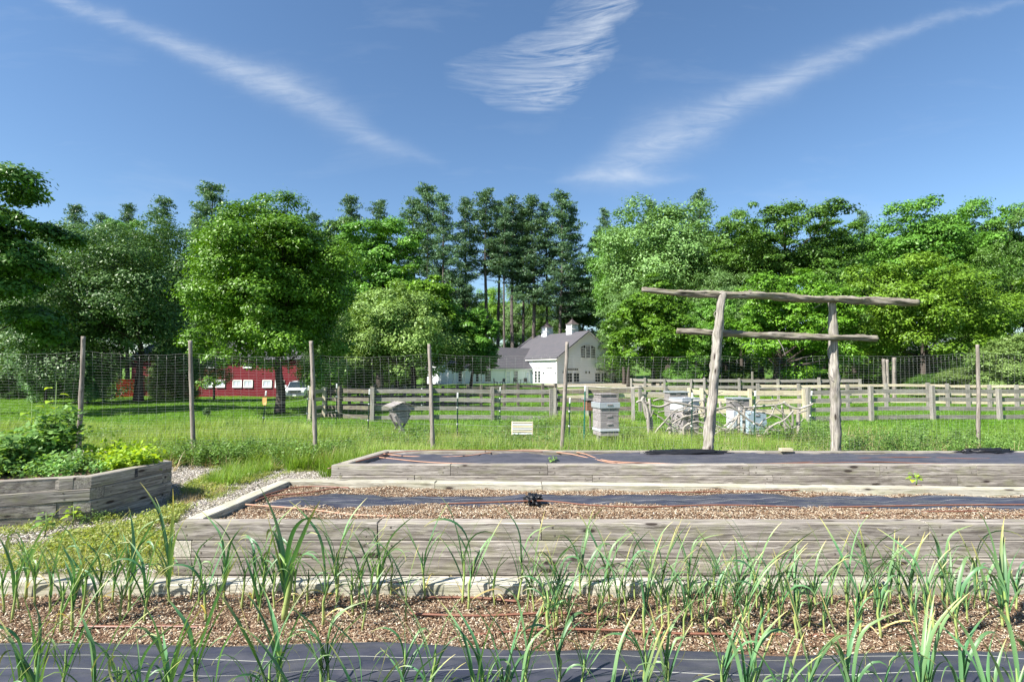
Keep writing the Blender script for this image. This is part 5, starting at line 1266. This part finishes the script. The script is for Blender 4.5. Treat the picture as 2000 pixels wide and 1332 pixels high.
# pines
def pine_mesh(seed, H, cz, rx, n_br=70, double=False):
    rs = np.random.RandomState(seed); P = []; N_ = []; Sz = []; br = []
    for b in range(n_br):
        f = (b + rs.rand()) / n_br; z = cz + (H - cz) * f
        prof = (1 - f) ** .8 * .95 + .12; prof *= rs.uniform(.45, 1.35)
        if f < .18 and rs.rand() < .45: prof *= .5
        ln = rx * prof; th = rs.uniform(0, 2 * np.pi); up = rs.uniform(-.05, .35) + .5 * f
        d = np.array([math.cos(th), math.sin(th), up])
        br.append(((0, 0, z), tuple(np.array([0, 0, z]) + d * ln * .55 - [0, 0, .03 * ln]), tuple(np.array([0, 0, z]) + d * ln), .07 * (1.2 - f)))
        nk = int(14 * max(.35, ln / rx)) + 3
        for k in range(nk):
            s = .28 + .72 * (k + rs.rand()) / nk; c_ = np.array([0, 0, z]) + d * ln * s + rs.normal(size=3) * np.array([.30, .30, .16]) * (1.0 + .5 * (1 - f)); 
            m = 15; q = c_ + rs.normal(size=(m, 3)) * np.array([.30, .30, .13]); P.append(q)
            N_.append(unit(rs.normal(size=(m, 3)) + np.array([0, 0, .6]))); Sz.append(rs.uniform(.30, .62, m))
    P = np.concatenate(P); N_ = np.concatenate(N_); Sz = np.concatenate(Sz)
    V, Fq_ = leaf_quads(P, N_, Sz, rs, .30, .15)
    cr = meshnp('crown', V, tri_from_quads(Fq_), attrs={'rnd': np.repeat(rs.rand(len(P)), 4)})
    lst = [([Vector((.12 * math.sin(k * .9 + seed), .1 * math.cos(k * .7), H * k / 9 - (.3 if k == 0 else 0))) for k in range(10)], list(np.linspace(.34, .05, 10)))]
    for a_, b_, c_, r_ in br: lst.append(([Vector(a_), Vector(b_), Vector(c_)], [r_, r_ * .7, r_ * .3]))
    for k in range(26):      # dead stubs on the bare trunk
        z = rs.uniform(H * .18, cz + 2); th = rs.uniform(0, 6.3); l_ = rs.uniform(.6, 2.4); a_ = Vector((0, 0, z)); e_ = a_ + Vector((math.cos(th) * l_, math.sin(th) * l_, rs.uniform(-.5, .25)))
        lst.append(([a_, a_.lerp(e_, .5), e_], [.045, .03, .012]))
    V = []; Fs = []; UV = []
    for p_, q_ in lst:
        v, f, u = tube_data(p_, q_, 8 if q_[0] > .2 else 4, .1, base=len(V)); V += v; Fs += f; UV += u
    return cr, meshnp('trunk', [tuple(v) for v in V], Fs, uv=UV, smooth=True)
pines = [pine_mesh(s_, 36.0, cz, rx, nb) for s_, cz, rx, nb in ((1, 17.0, 4.3, 70), (2, 20.0, 3.5, 54), (3, 12.0, 5.4, 110), (4, 14.5, 4.2, 84), (5, 22.0, 3.3, 48))]
pl = [(838, 366, 100, 2, 1.05, 'broad double-topped pine at the left of the pine row'), (812, 390, 101, 0, 1.0, 'pine partly hidden by the broad double-topped one'), (868, 384, 98, 2, .8, 'pine right of the broad double-topped one'), (907, 388, 99, 0, 1.0, 'slender pine with a pale trunk, third in the row'),
      (952, 377, 100, 1, 1.15, 'straight pine with a clear bare trunk left of the sky gap'), (973, 398, 104, 1, .9, 'thin pine in the cluster of trunks above the wing roof'), (985, 405, 97, 1, .7, 'thinnest pine of the cluster above the wing roof'), (1001, 388, 100, 1, 1.1, 'pine with an open crown above the wing roof'), (1022, 410, 103, 1, .9, 'leaning pine right of the sky gap'),
      (1043, 385, 100, 0, 1.0, 'pine left of the cupolas with a pale straight trunk'), (1068, 400, 102, 0, .9, 'pine directly behind the left cupola'), (1092, 381, 99, 2, 1.0, 'broad dense pine behind the right cupola'), (1110, 405, 101, 0, .8, 'rightmost pine of the row, beside the broadleaf trees'),
      (688, 385, 96, 0, .9, 'pine top peeping over the trees left of the oak'), (742, 398, 98, 1, .9, 'thin pine top poking over the oak'), (412, 366, 84, 2, 1.0, 'bluish pine standing high left of the bright maple'), (390, 420, 86, 2, .9, 'lower bluish pine beside the high one'), (318, 390, 88, 0, .9, 'pine top above the rounded dark maple'), (248, 401, 90, 0, .8, 'small pine top left of the rounded dark maple'), (150, 402, 90, 0, .9, 'pine top above the trees at the left'), (190, 420, 92, 0, .8, 'low pine top between the left maples'),
      (1275, 395, 100, 1, .8, 'thin pine tip above the pale ash'), (1372, 378, 96, 1, .9, 'dark pine tip right of the pale ash'), (1185, 412, 104, 1, .7, 'thin pine tip right of the pine row'), (620, 420, 90, 0, .9, 'pine behind the bright maple, right side'), (1690, 415, 90, 1, .8, 'pine tip in the dip of the right woods')]
for px, tp_, D, k, w, lab in pl:
    k = {0: (0, 3), 1: (1, 4), 2: (2, 2)}[k][px % 2]; w *= .85 + .35 * ((px * 13) % 10) / 10
    p = at(px, tp_, D); z_g = g(p.x, D); H = p.z - z_g; s_ = H / 36.0
    r = empty('pine_tree', (p.x, D, z_g), lab, 'pine tree', 'tall pines behind the house'); r.rotation_euler = (0, math.radians(((px * 7) % 5 - 2) * .55), (px * 2.3) % 6.28); r.scale = (w * 1.15, w * 1.15, s_)
    link('crown', pines[k][0], LM['pine'], r); link('trunk', pines[k][1], M['barkpale'], r)

# ------------------------------------------------------------------ grasses and weeds
def blade_tuft(seed, n, h, w, spread, lean=.35, seg=3, tip0=.75, curl=.5, head=False):
    rs = np.random.RandomState(seed); V = []; Fs = []; rnd = []; tip = []
    for b in range(n):
        th = rs.uniform(0, 6.283); r = spread * math.sqrt(rs.rand()); x, y = r * math.cos(th), r * math.sin(th)
        hh = h * rs.uniform(.55, 1.15); ln = lean * rs.uniform(.2, 1.3); da = th + rs.normal() * .9; dx_, dy_ = math.cos(da), math.sin(da)
        px_, py_ = -dy_, dx_; c_ = rs.rand(); n0 = len(V)
        for k in range(seg + 1):
            t = k / seg; ww_ = w * (1 - t ** 1.6) * .5 + .0004; o_ = hh * ln * t ** 1.8; z = hh * t * (1 - curl * ln * t)
            for s_ in (-1, 1): V.append((x + dx_ * o_ + px_ * ww_ * s_, y + dy_ * o_ + py_ * ww_ * s_, z)); rnd.append(c_); tip.append(max(0, (t - tip0) / (1 - tip0)) * .8)
        for k in range(seg):
            q = n0 + k * 2; Fs.append((q, q + 1, q + 3, q + 2))
    return meshnp('tuft', V, Fs, attrs={'rnd': rnd, 'tip': tip})
def leafy_tuft(seed, n, h, leaf, spread, aspect=.62, stems=6):
    rs = np.random.RandomState(seed)
    th = rs.uniform(0, 6.28, n); st = rs.randint(0, stems, n); sa = rs.uniform(0, 6.28, stems); sl_ = rs.uniform(.2, 1, stems) * spread
    f = rs.uniform(.12, 1, n) ** .8
    P = np.stack([np.cos(sa[st]) * sl_[st] * f, np.sin(sa[st]) * sl_[st] * f, f * h * rs.uniform(.8, 1.1, n)], 1) + rs.normal(size=(n, 3)) * leaf * .55
    P[:, 2] = np.maximum(P[:, 2], .01)
    Nn = unit(rs.normal(size=(n, 3)) * .5 + np.array([0, 0, 1.0]))
    V, Fq_ = leaf_quads(P, Nn, leaf * rs.uniform(.6, 1.3, n), rs, aspect, .25)
    return meshnp('leafy', V, tri_from_quads(Fq_), attrs={'rnd': np.repeat(rs.rand(n), 4), 'tip': np.zeros(n * 4)})
def withmat(ms, mat):
    for m_ in ms: m_.materials.append(M[mat])
    return ms
c_tall = proto_collection('tall_grass_tufts', withmat([blade_tuft(200 + k, 16, .50, .009, .10, .45, 4) for k in range(8)], 'grass'))
c_low = proto_collection('low_grass_tufts', withmat([blade_tuft(220 + k, 20, .13, .007, .09, .6, 2, .9) for k in range(6)], 'lawn'))
c_lime = proto_collection('lime_weed_tufts', withmat([blade_tuft(240 + k, 18, .13, .006, .07, .7, 2, .6) for k in range(5)] + [leafy_tuft(250 + k, 26, .12, .028, .09) for k in range(4)], 'limeweed'))
c_dry = proto_collection('dry_grass_tufts', withmat([blade_tuft(260 + k, 14, .42, .007, .09, .8, 4) for k in range(5)], 'drygrass'))
c_weed = proto_collection('weed_tufts', withmat([leafy_tuft(280 + k, 70, .42, .045, .20, .45, 9) for k in range(7)], 'weed'))
c_stalk = proto_collection('seed_stalks', withmat([blade_tuft(300 + k, 5, .85, .005, .06, .18, 5, .6) for k in range(5)], 'grass'))
def sgrass(name, pts, hs_, col, npr, seed, label, wide=None):
    rs = np.random.RandomState(seed); n = len(pts); s_ = np.asarray(hs_)
    sc = np.stack([s_ * rs.uniform(.8, 1.3, n) * (wide or 1), s_ * rs.uniform(.8, 1.3, n) * (wide or 1), s_], 1)
    return scatter(name, np.column_stack([pts, gz(pts[:, 0], pts[:, 1]) - .01]), zrots(n, rs, .06), sc, col, npr, seed, None, label)
rs = np.random.RandomState(77)
# meadow edge line: nearest limit of the tall grass
def near_lim(x): return np.where(x < -4.0, 10.2, np.where(x < -3.2, 9.6, 9.2)) + .15 * np.sin(x * 3)
def in_view(p, m_=1.02): return np.abs(p[:, 0]) < p[:, 1] * m_ + .5
def meadow_pts(n, y0_, y1_, pw=1.0):
    y = y0_ + (y1_ - y0_) * rs.rand(n * 2) ** pw; x = (rs.rand(n * 2) * 2 - 1) * (y * 1.0 + .5); p = np.stack([x, y], 1)
    # area-true thinning
    k = rs.rand(len(p)) < (y / y1_ if pw == 1.0 else 1); p = p[k]
    return p[p[:, 1] > near_lim(p[:, 0])]
dn = lambda p: fbm(p[:, 0], p[:, 1], .55, 3)
p = meadow_pts(46000, 9.0, 18.5)
far_lim = 15.5 + 1.6 * gsm(-4, 6, p[:, 0]) + 1.0 * np.sin(p[:, 0] * .8)
p = p[p[:, 1] < far_lim + rs.normal(size=len(p)) * .5]
inpath = inside_poly(p[:, 0], p[:, 1], np.array(path2)) & (rs.rand(len(p)) > .12); p = p[~inpath]
hgt = .66 + .34 * dn(p) + .12 * rs.normal(size=len(p)); hgt *= 1 - .45 * gsm(9.2, 10.0, p[:, 1]) * (p[:, 0] > 4) * gsm(5, 8, p[:, 0])
hgt = np.where((p[:, 0] > 3.5) & (p[:, 1] > 10), hgt * .72, hgt)
sgrass('meadow_grass', p, np.clip(hgt, .25, 1.3), c_tall, 8, 401, 'tall uneven meadow grass between the beds and the fences', 1.15)
p = meadow_pts(1500, 9.2, 15.5); sgrass('seed_grass', p[dn(p) > .1], .5 + .4 * rs.rand((dn(p) > .1).sum()), c_stalk, 5, 402, 'thin seeding grass stalks in the meadow')
# weedy dark band behind the path
q = np.stack([rs.uniform(-6.6, -3.0, 420), rs.uniform(10.0, 11.0, 420)], 1); q2 = np.stack([rs.uniform(-12, 12, 2600), rs.uniform(9.4, 16.5, 2600)], 1)
q2 = q2[(dn(q2) < .0) & (q2[:, 1] > near_lim(q2[:, 0]) + .2)]; q = np.concatenate([q, q2])
sgrass('weeds', q, rs.uniform(.6, 1.25, len(q)), c_weed, 7, 403, 'bushy leafy weeds at the foot of the wire fence')
q = np.stack([rs.uniform(-3.9, -2.6, 90), rs.uniform(9.9, 10.6, 90)], 1); q3 = np.stack([rs.normal(-6.1, .12, 16), rs.uniform(10.4, 10.8, 16)], 1)
q4 = np.stack([rs.normal(.9, .35, 26), rs.uniform(9.4, 10.4, 26)], 1); q5 = np.concatenate([np.stack([rs.normal(.2, .5, 22), rs.uniform(9.3, 10, 22)], 1), np.stack([rs.uniform(-8, 10, 520), rs.uniform(9.6, 15, 520)], 1)])
q = np.concatenate([q, q3, q4, q5]); sgrass('dry_grass', q, rs.uniform(.7, 1.25, len(q)), c_dry, 5, 404, 'bleached dry grass clumps along the wire fence')
# lawn
def lawn_pts(n, y0_, y1_):
    y = np.sqrt(rs.uniform(y0_ ** 2, y1_ ** 2, n)); x = (rs.rand(n) * 2 - 1) * (y * 1.0); return np.stack([x, y], 1)
p = lawn_pts(42000, 14.5, 34); sgrass('lawn_grass', p, rs.uniform(.6, 1.1, len(p)), c_low, 6, 405, 'short mown lawn grass beyond the meadow', 1.8)
p = lawn_pts(26000, 33, 66); sgrass('far_lawn_grass', p, rs.uniform(.8, 1.4, len(p)), c_low, 6, 406, 'short mown lawn running back to the barn and house', 3.6)
# yellow-green weeds on the path between the left bed and the middle bed
regions = [([gp(90, 1090), gp(340, 1090), gp(345, 1010), gp(430, 965), gp(330, 1000), gp(230, 1035), gp(130, 1050)], 2300, 1.0), ([gp(0, 1125), gp(345, 1125), gp(345, 1050), gp(0, 1075)], 1500, .8), ([gp(330, 985), gp(460, 960), gp(560, 915), gp(500, 912), gp(400, 935), gp(350, 960)], 2300, .95), ([gp(0, 1052), gp(150, 1045), gp(260, 1010), gp(200, 1012), gp(0, 1035)], 420, .9), ([gp(400, 920), gp(520, 915), gp(520, 900), gp(430, 905)], 320, .8), ([gp(330, 1000), gp(640, 905), gp(640, 925), gp(560, 925), gp(340, 1012)], 700, .7)]
pp = []; hh_ = []
for poly, n, s_ in regions:
    a_ = rnd_in(poly, n, rs); k = fbm(a_[:, 0], a_[:, 1], 3.0, 2) > -.35 - .2 * rs.rand(len(a_)); a_ = a_[k]; pp.append(a_); hh_.append(s_ * rs.uniform(.5, 1.15, len(a_)))
pp = np.concatenate(pp); hh_ = np.concatenate(hh_); sgrass('path_weeds', pp, hh_, c_lime, 9, 407, 'low yellow-green weeds spreading over the chip path')
a_ = rnd_in([gp(440, 955), gp(530, 925), gp(520, 905), gp(450, 925), gp(400, 955)], 170, rs); sgrass('path_grass', a_, rs.uniform(.4, .75, len(a_)), c_tall, 8, 408, 'green grass clump at the corner of the middle bed')
a_ = np.concatenate([rnd_in([gp(340, 1000), gp(440, 965), gp(430, 950), gp(340, 975)], 260, rs), rnd_in([gp(120, 1040), gp(240, 1015), gp(240, 1000), gp(120, 1015)], 26, rs), rnd_in([gp(100, 1110), gp(340, 1110), gp(340, 1010), gp(200, 1040)], 160, rs)]); sgrass('path_dry_weeds', a_, rs.uniform(.2, .42, len(a_)), c_dry, 5, 409, 'tan dried weed heads along the left bed')
a_ = np.concatenate([rnd_in([gp(60, 1040), gp(200, 1030), gp(200, 1010), gp(60, 1015)], 30, rs), rnd_in([gp(390, 950), gp(470, 940), gp(470, 915), gp(390, 930)], 26, rs)]); sgrass('path_leafy_weeds', a_, rs.uniform(.25, .5, len(a_)), c_weed, 7, 410, 'green leafy weeds at the foot of the left bed')
scatter_chips('path_chips', [gp(-100, 1125), gp(640, 1125), gp(700, 905), gp(330, 905), gp(330, 1000), gp(-300, 1060)], 30000, 0.028, lambda a, b: 0 * a, None, .015, 55, gchips, label='loose grey wood chips on the path')

# plants in the left bed
def bed_plants(name, pts, zs, sc, col, npr, seed, label):
    rs_ = np.random.RandomState(seed); n = len(pts)
    return scatter(name, np.column_stack([pts, zs]), zrots(n, rs_, .15), sc, col, npr, seed, None, label)
c_pot = proto_collection('potato_tops', withmat([leafy_tuft(320 + k, 46, .20, .065, .13, .66, 7) for k in range(6)], 'potato'))
a_ = rnd_in([zp(178, 900), zp(205, 890), zp(235, 884), zp(285, 896), zp(300, 905), zp(215, 912)], 60, rs)
bed_plants('yellow_green_ground_cover', a_, .47 + 0 * a_[:, 0], rs.uniform(.85, 1.25, len(a_)), c_pot, 6, 411, 'bright yellow-green leafy patch in the angled end of the left bed')
c_ber = proto_collection('leafy_bed_tops', withmat([leafy_tuft(340 + k, 60, .30, .06, .18, .66, 8) for k in range(6)], 'berry'))
a_ = rnd_in([zp(-200, 935), zp(165, 925), zp(215, 915), zp(150, 890), zp(-100, 890)], 120, rs)
bed_plants('leafy_ground_cover', a_, .47 + 0 * a_[:, 0], rs.uniform(.5, 1.0, len(a_)), c_ber, 6, 412, 'low dark leafy plants crowding the left bed')
def bush(px, py, D, h, w, n, leafsz, mat, label, seed, name='berry_bush'):
    p = at(px, py, D); p.z = .47; r = empty(name, p, label, 'shrub'); rs_ = np.random.RandomState(seed)
    ns = 9; lst = []; tips = []
    for k in range(ns):
        th = rs_.uniform(0, 6.3); l_ = rs_.uniform(.2, 1) * w; e_ = Vector((math.cos(th) * l_, math.sin(th) * l_ * .8, h * rs_.uniform(.6, 1.0)))
        lst.append((smooth_path([Vector((0, 0, -.02)), Vector((e_.x * .4, e_.y * .4, e_.z * .6)), e_], 3), list(np.linspace(.008, .003, 7)))); tips.append(e_)
    tubes('stem', lst, M['garlicstem'], r, (0, 0, 0), 5)
    f = rs_.uniform(.15, 1.05, n); k = rs_.randint(0, ns, n); tp_ = np.array([tuple(t_) for t_ in tips])[k]
    P = np.stack([tp_[:, 0] * f, tp_[:, 1] * f, tp_[:, 2] * (f * 1.1 + .0)], 1) + rs_.normal(size=(n, 3)) * np.array([.085, .085, .05]) * (w / .4)
    Nn = unit(rs_.normal(size=(n, 3)) * .45 + unit(P) * .3 + np.array([0, 0, .9])); V, Fq_ = leaf_quads(P, Nn, leafsz * rs_.uniform(.5, 1.35, n), rs_, .75, .25)
    link('foliage', meshnp('foliage', V, tri_from_quads(Fq_), attrs={'rnd': np.repeat(rs_.rand(n), 4)}), M[mat], r); return r
bush(112, 880, 7.6, .80, .36, 1100, .09, 'berry', 'tallest leafy bush of the left bed, just left of the wooden stake', 1)
bush(75, 890, 7.4, .60, .38, 1000, .09, 'berry', 'dense leafy bush left of the tallest one in the left bed', 2)
bush(35, 900, 7.1, .48, .40, 700, .088, 'berry', 'dark spreading bush in the middle of the left bed', 3)
bush(-10, 905, 7.0, .42, .42, 600, .088, 'berry', 'leafy bush cut by the left edge in the left bed', 4)
bush(150, 905, 7.0, .30, .25, 350, .05, 'weed', 'feathery grey-green herb between the bush and the yellow-green patch', 5, 'herb')
def big_leaf_plant(px, py, D, zb_, h, label, seed, ls=.13, nl=6, mat='potato', name='leafy_plant', cat='plant'):
    p = at(px, py, D); p.z = zb_; r = empty(name, p, label, cat); rs_ = np.random.RandomState(seed)
    tubes('stem', [([Vector((0, 0, -.02)), Vector((.02, 0, h * .5)), Vector((.0, 0.01, h))], [.009, .006, .003])], M['garlicstem'], r, (0, 0, 0), 5)
    for k in range(nl):
        th = 2.4 * k + rs_.uniform(-.3, .3); z = h * (.45 + .55 * k / nl); V = []; Fs = []; L_ = ls * (1.1 - .4 * k / nl)
        prof = [0, .5, .85, 1, .8, .45, 0]; n_ = len(prof)
        for i_, w_ in enumerate(prof):
            t = i_ / (n_ - 1); y_ = .35 * L_ + L_ * t; dz = .35 * L_ * t - .55 * L_ * t * t
            for s_ in (-1, 0, 1): V.append((s_ * w_ * L_ * .42, y_, dz + (.12 * L_ * w_ if s_ else 0)))
        for i_ in range(n_ - 1):
            for s_ in range(2): q = i_ * 3 + s_; Fs.append((q, q + 1, q + 4, q + 3))
        link('leaf', meshnp('leaf', V, Fs, attrs={'rnd': np.full(len(V), rs_.rand())}, smooth=True), M[mat], r, (0, 0, z), (0, 0, th))
    return r
big_leaf_plant(104, 850, 7.7, .47, 1.18, 'tall stem with bright lobed leaves topping the leafy bush', 1, .15, 7)
big_leaf_plant(58, 850, 7.5, .47, .92, 'bright large-leaved shoot left of the tall one in the left bed', 2, .15, 6)
big_leaf_plant(150, 870, 7.6, .47, .50, 'yellow-green leafy shoot inside the corner of the left bed', 3, .12, 8)
v = atz(1080, 909, .5); big_leaf_plant(1080, 909, v.y + .1, .5, .11, 'small green weed pushing through the rear bed fabric above a timber joint', 4, .07, 9, 'weed', 'weed', 'plant')
v = atz(1788, 948, .5); big_leaf_plant(1788, 948, v.y - .1, .5, .16, 'small light green weed in the chips against the rear bed at the right', 5, .07, 12, 'potato', 'weed', 'plant')
v = gp(86, 1052); big_leaf_plant(86, 1052, v[1], 0, .28, 'narrow-leaved weed at the foot of the left bed', 6, .09, 12, 'weed', 'weed', 'plant')
v = gp(138, 1030); big_leaf_plant(140, 1030, v[1], 0, .24, 'lime weed against the left bed timbers', 7, .08, 12, 'potato', 'weed', 'plant')
v = gp(500, 935); big_leaf_plant(655, 930, 7.0, .18, .14, 'small weed at the left corner foot of the rear bed', 8, .06, 9, 'weed', 'weed', 'plant')

# ------------------------------------------------------------------ garlic
def strap_leaf(seed, L_, w, up, droop, twist):
    """leaf leaving the stem at the origin towards +x; up = start angle from horizontal"""
    rs_ = random.Random(seed); n = 12; V = []; rnd = []; tip = []; Fs = []; x = z = 0; ang = up; y = 0
    c_ = rs_.random(); yel = rs_.random() ** 3 * .6; tipst = rs_.uniform(.62, .92)
    kink = rs_.uniform(.35, .8); kk = droop * rs_.uniform(.0, 1.2)
    for i in range(n + 1):
        t = i / n; ww_ = w * min(1, .55 + 3.5 * t) * (1 - t ** 2.2) * .5 + .0006
        nx_, nz_ = -math.sin(ang), math.cos(ang); vf = .35 * ww_
        tw = twist * t
        for s_ in (-1, 0, 1):
            V.append((x + (vf * abs(s_)) * nx_ + ww_ * s_ * math.sin(tw) * nx_, y + ww_ * s_ * math.cos(tw), z + (vf * abs(s_)) * nz_ + ww_ * s_ * math.sin(tw) * nz_)); rnd.append(c_); tip.append(min(1, max(0, (t - tipst) / (1 - tipst)) * 1.0 + yel * t))
        st = L_ / n; x += math.cos(ang) * st; z += math.sin(ang) * st; y += math.sin(t * 3 + seed) * .012 * st * 10 * t
        ang -= droop / n * (.2 + 1.9 * t) + (kk / n * 4 if abs(t - kink) < .12 else 0)
    for i in range(n):
        for s_ in range(2): q = i * 3 + s_; Fs.append((q, q + 1, q + 4, q + 3))
    return meshnp('leaf', V, Fs, attrs={'rnd': rnd, 'tip': tip}, smooth=True)
straps = []
for k in range(22):
    r_ = random.Random(500 + k)
    straps.append(strap_leaf(k, r_.uniform(.32, .52), r_.uniform(.014, .021), math.radians(r_.uniform(64, 86)), math.radians(r_.choice((8, 12, 20, 32, 48, 75, 115)) + r_.uniform(-10, 10)), r_.uniform(-1.4, 1.4)))
drys = [strap_leaf(60 + k, .22, .009, math.radians(35 + 12 * k), math.radians(60 + 20 * k), 1.5) for k in range(3)]
M['dryleaf'] = leafmat('dry_garlic_leaf', (0.50, 0.40, 0.14), (0.62, 0.50, 0.25), transl=.3)
for s_ in straps: s_.materials.append(M['garlic'])
for s_ in drys: s_.materials.append(M['dryleaf'])
def stem_mesh(seed):
    r_ = random.Random(seed); h = .20
    v, f, u = tube_data([Vector((0, 0, -.03)), Vector((0, 0, .03)), Vector((r_.uniform(-.01, .01), 0, .12)), Vector((r_.uniform(-.015, .015), 0, h)), Vector((r_.uniform(-.02, .02), 0, h + .07))], [.0085, .0075, .0065, .0065, .002], 6)
    return meshnp('stem', [tuple(a_) for a_ in v], f, attrs={'rnd': [min(1, max(0, 1 - a_.z * 4)) for a_ in v], 'tip': [0] * len(v)}, smooth=True)
stems = [stem_mesh(k) for k in range(5)]
for s_ in stems: s_.materials.append(M['garlicstem'])
ORD = ['first', 'second', 'third', 'fourth', 'fifth', 'sixth', 'seventh', 'eighth', 'ninth', 'tenth', 'eleventh', 'twelfth', 'thirteenth', 'fourteenth', 'fifteenth', 'sixteenth', 'seventeenth', 'eighteenth', 'nineteenth', 'twentieth']
ORD += ['twenty-' + a_ for a_ in ORD[:9]] + ['thirtieth'] + ['thirty-' + a_ for a_ in ORD[:9]] + ['fortieth'] + ['forty-' + a_ for a_ in ORD[:9]] + ['fiftieth'] + ['fifty-' + a_ for a_ in ORD[:9]]
def garlic(x, y, z, s, seed, label, group, nl=None, big=False):
    r_ = random.Random(seed); root = empty('garlic_plant', (x, y, z), label, 'garlic plant', group)
    root.rotation_euler = (r_.uniform(-.07, .07), r_.uniform(-.10, .10), 0); root.scale = (s, s, s)
    link('stem', stems[seed % 5], None, root, scale=(1.7, 1.7, 1) if big else (1, 1, 1))
    plane = r_.uniform(-.5, .5); nl = nl or r_.choice((5, 6, 6, 7, 8))
    for k in range(nl):
        th = plane + (k % 2) * math.pi + r_.uniform(-.45, .45); zz = .07 + .15 * k / nl + r_.uniform(0, .02)
        ls = r_.uniform(.75, 1.12) * (.82 + .25 * (k / nl)); me_ = straps[r_.randrange(22)]
        link('leaf', me_, None, root, (0, 0, zz), Euler_((0, -r_.uniform(-.02, .22) * (k / nl) * 1.0, 0)) if False else (0, 0, th), (ls, ls * (1.25 if big else 1), ls * r_.uniform(.95, 1.08)))
    if r_.random() < .45: link('dry_leaf', drys[r_.randrange(3)], None, root, (0, 0, .03), (0, 0, r_.uniform(0, 6.3)))
    return root
GB = [(8, 1190), (24, 1206), (51, 1161), (68, 1175), (119, 1227), (140, 1227), (161, 1200), (191, 1210), (200, 1189), (219, 1175), (234, 1210), (252, 1189), (282, 1210), (330, 1172), (373, 1168), (387, 1182), (425, 1189), (437, 1180), (472, 1185), (492, 1182), (518, 1165), (556, 1206), (600, 1182), (631, 1217), (658, 1168), (658, 1178), (689, 1196), (703, 1182), (708, 1227), (736, 1185), (763, 1161), (792, 1206), (830, 1163), (904, 1171), (915, 1185), (966, 1178), (1030, 1189), (1043, 1189), (1071, 1236), (1088, 1210), (1098, 1204), (1134, 1165), (1167, 1217), (1175, 1206), (1207, 1213), (1258, 1240), (1293, 1217), (1307, 1227), (1335, 1240), (1352, 1220), (1379, 1236), (1393, 1161), (1412, 1185), (1418, 1195), (1431, 1217), (1443, 1168), (1450, 1246), (1463, 1224), (1501, 1217), (1505, 1180), (1524, 1236), (1557, 1246), (1557, 1193), (1540, 1170), (1580, 1224), (1625, 1178), (1657, 1210), (1671, 1236), (1680, 1234), (1706, 1192), (1734, 1213), (1740, 1180), (1762, 1189), (1793, 1236), (1780, 1198), (1809, 1213), (1846, 1196), (1869, 1246), (1850, 1175), (1902, 1185), (1930, 1196), (1958, 1224), (1972, 1230), (1985, 1190), (1860, 1205), (1322, 1180), (1290, 1175), (1270, 1160)]
GB += [(36, 1183), (98, 1190), (244, 1166), (402, 1210), (505, 1212), (536, 1186), (575, 1172), (722, 1168), (1012, 1172), (1062, 1192), (1082, 1222), (1110, 1225), (1150, 1190), (1190, 1172), (1225, 1200), (1240, 1168), (1284, 1200), (1345, 1168), (1365, 1200), (1400, 1222), (1440, 1205), (1480, 1190), (1490, 1240), (1530, 1200), (1595, 1190), (1610, 1235), (1690, 1172), (1720, 1238), (1825, 1232), (1890, 1215), (1915, 1168)]
GB.sort()
rows = {'rear': [], 'mid': [], 'front': []}
for px, py in GB: rows['rear' if py < 1184 else 'mid' if py < 1212 else 'front'].append((px, py))
names = {'rear': 'garlic plant in the row against the pale rail, %s from the left', 'mid': 'garlic plant in the middle row of the chips, %s from the left', 'front': 'garlic plant in the row beside the dark fabric, %s from the left'}
k_ = 0
for rw, lst in rows.items():
    for i_, (px, py) in enumerate(lst):
        v = atz(px, py, .36); k_ += 1; big = px in (556, 1071, 1088)
        s_ = .80 + .22 * random.Random(k_).uniform(-.9, 1) + (.26 if px == 556 else .1 if big else 0) + (.13 if px < 1000 else 0)
        sub = 'largest garlic plant at the left, thick stem, beside the dark humus patch' if px == 556 else names[rw] % ORD[i_]
        garlic(v.x, v.y, .355, s_, 1000 + k_, sub, 'garlic plants among the wood chips', 9 if big else None, big)
GF = [-40, 5, 38, 62, 100, 112, 160, 205, 262, 275, 300, 345, 352, 408, 440, 505, 540, 560, 600, 640, 655, 712, 730, 790, 800, 842, 850, 930, 952, 985, 1020, 1030, 1085, 1130, 1185, 1235, 1255, 1290, 1320, 1395, 1440, 1452, 1500, 1545, 1560, 1630, 1640, 1700, 1768, 1790, 1840, 1900, 1935, 1950, 2000, 2030]
for i_, px in enumerate(GF):
    r_ = random.Random(9000 + i_); D = r_.uniform(2.04, 2.40); x_ = (px - 1000) / F * D
    garlic(x_, D, .37, r_.uniform(.72, 1.0), 2000 + i_, 'foremost garlic plant rising over the bottom edge of the photo, %s from the left' % ORD[i_], 'garlic plants along the bottom edge')
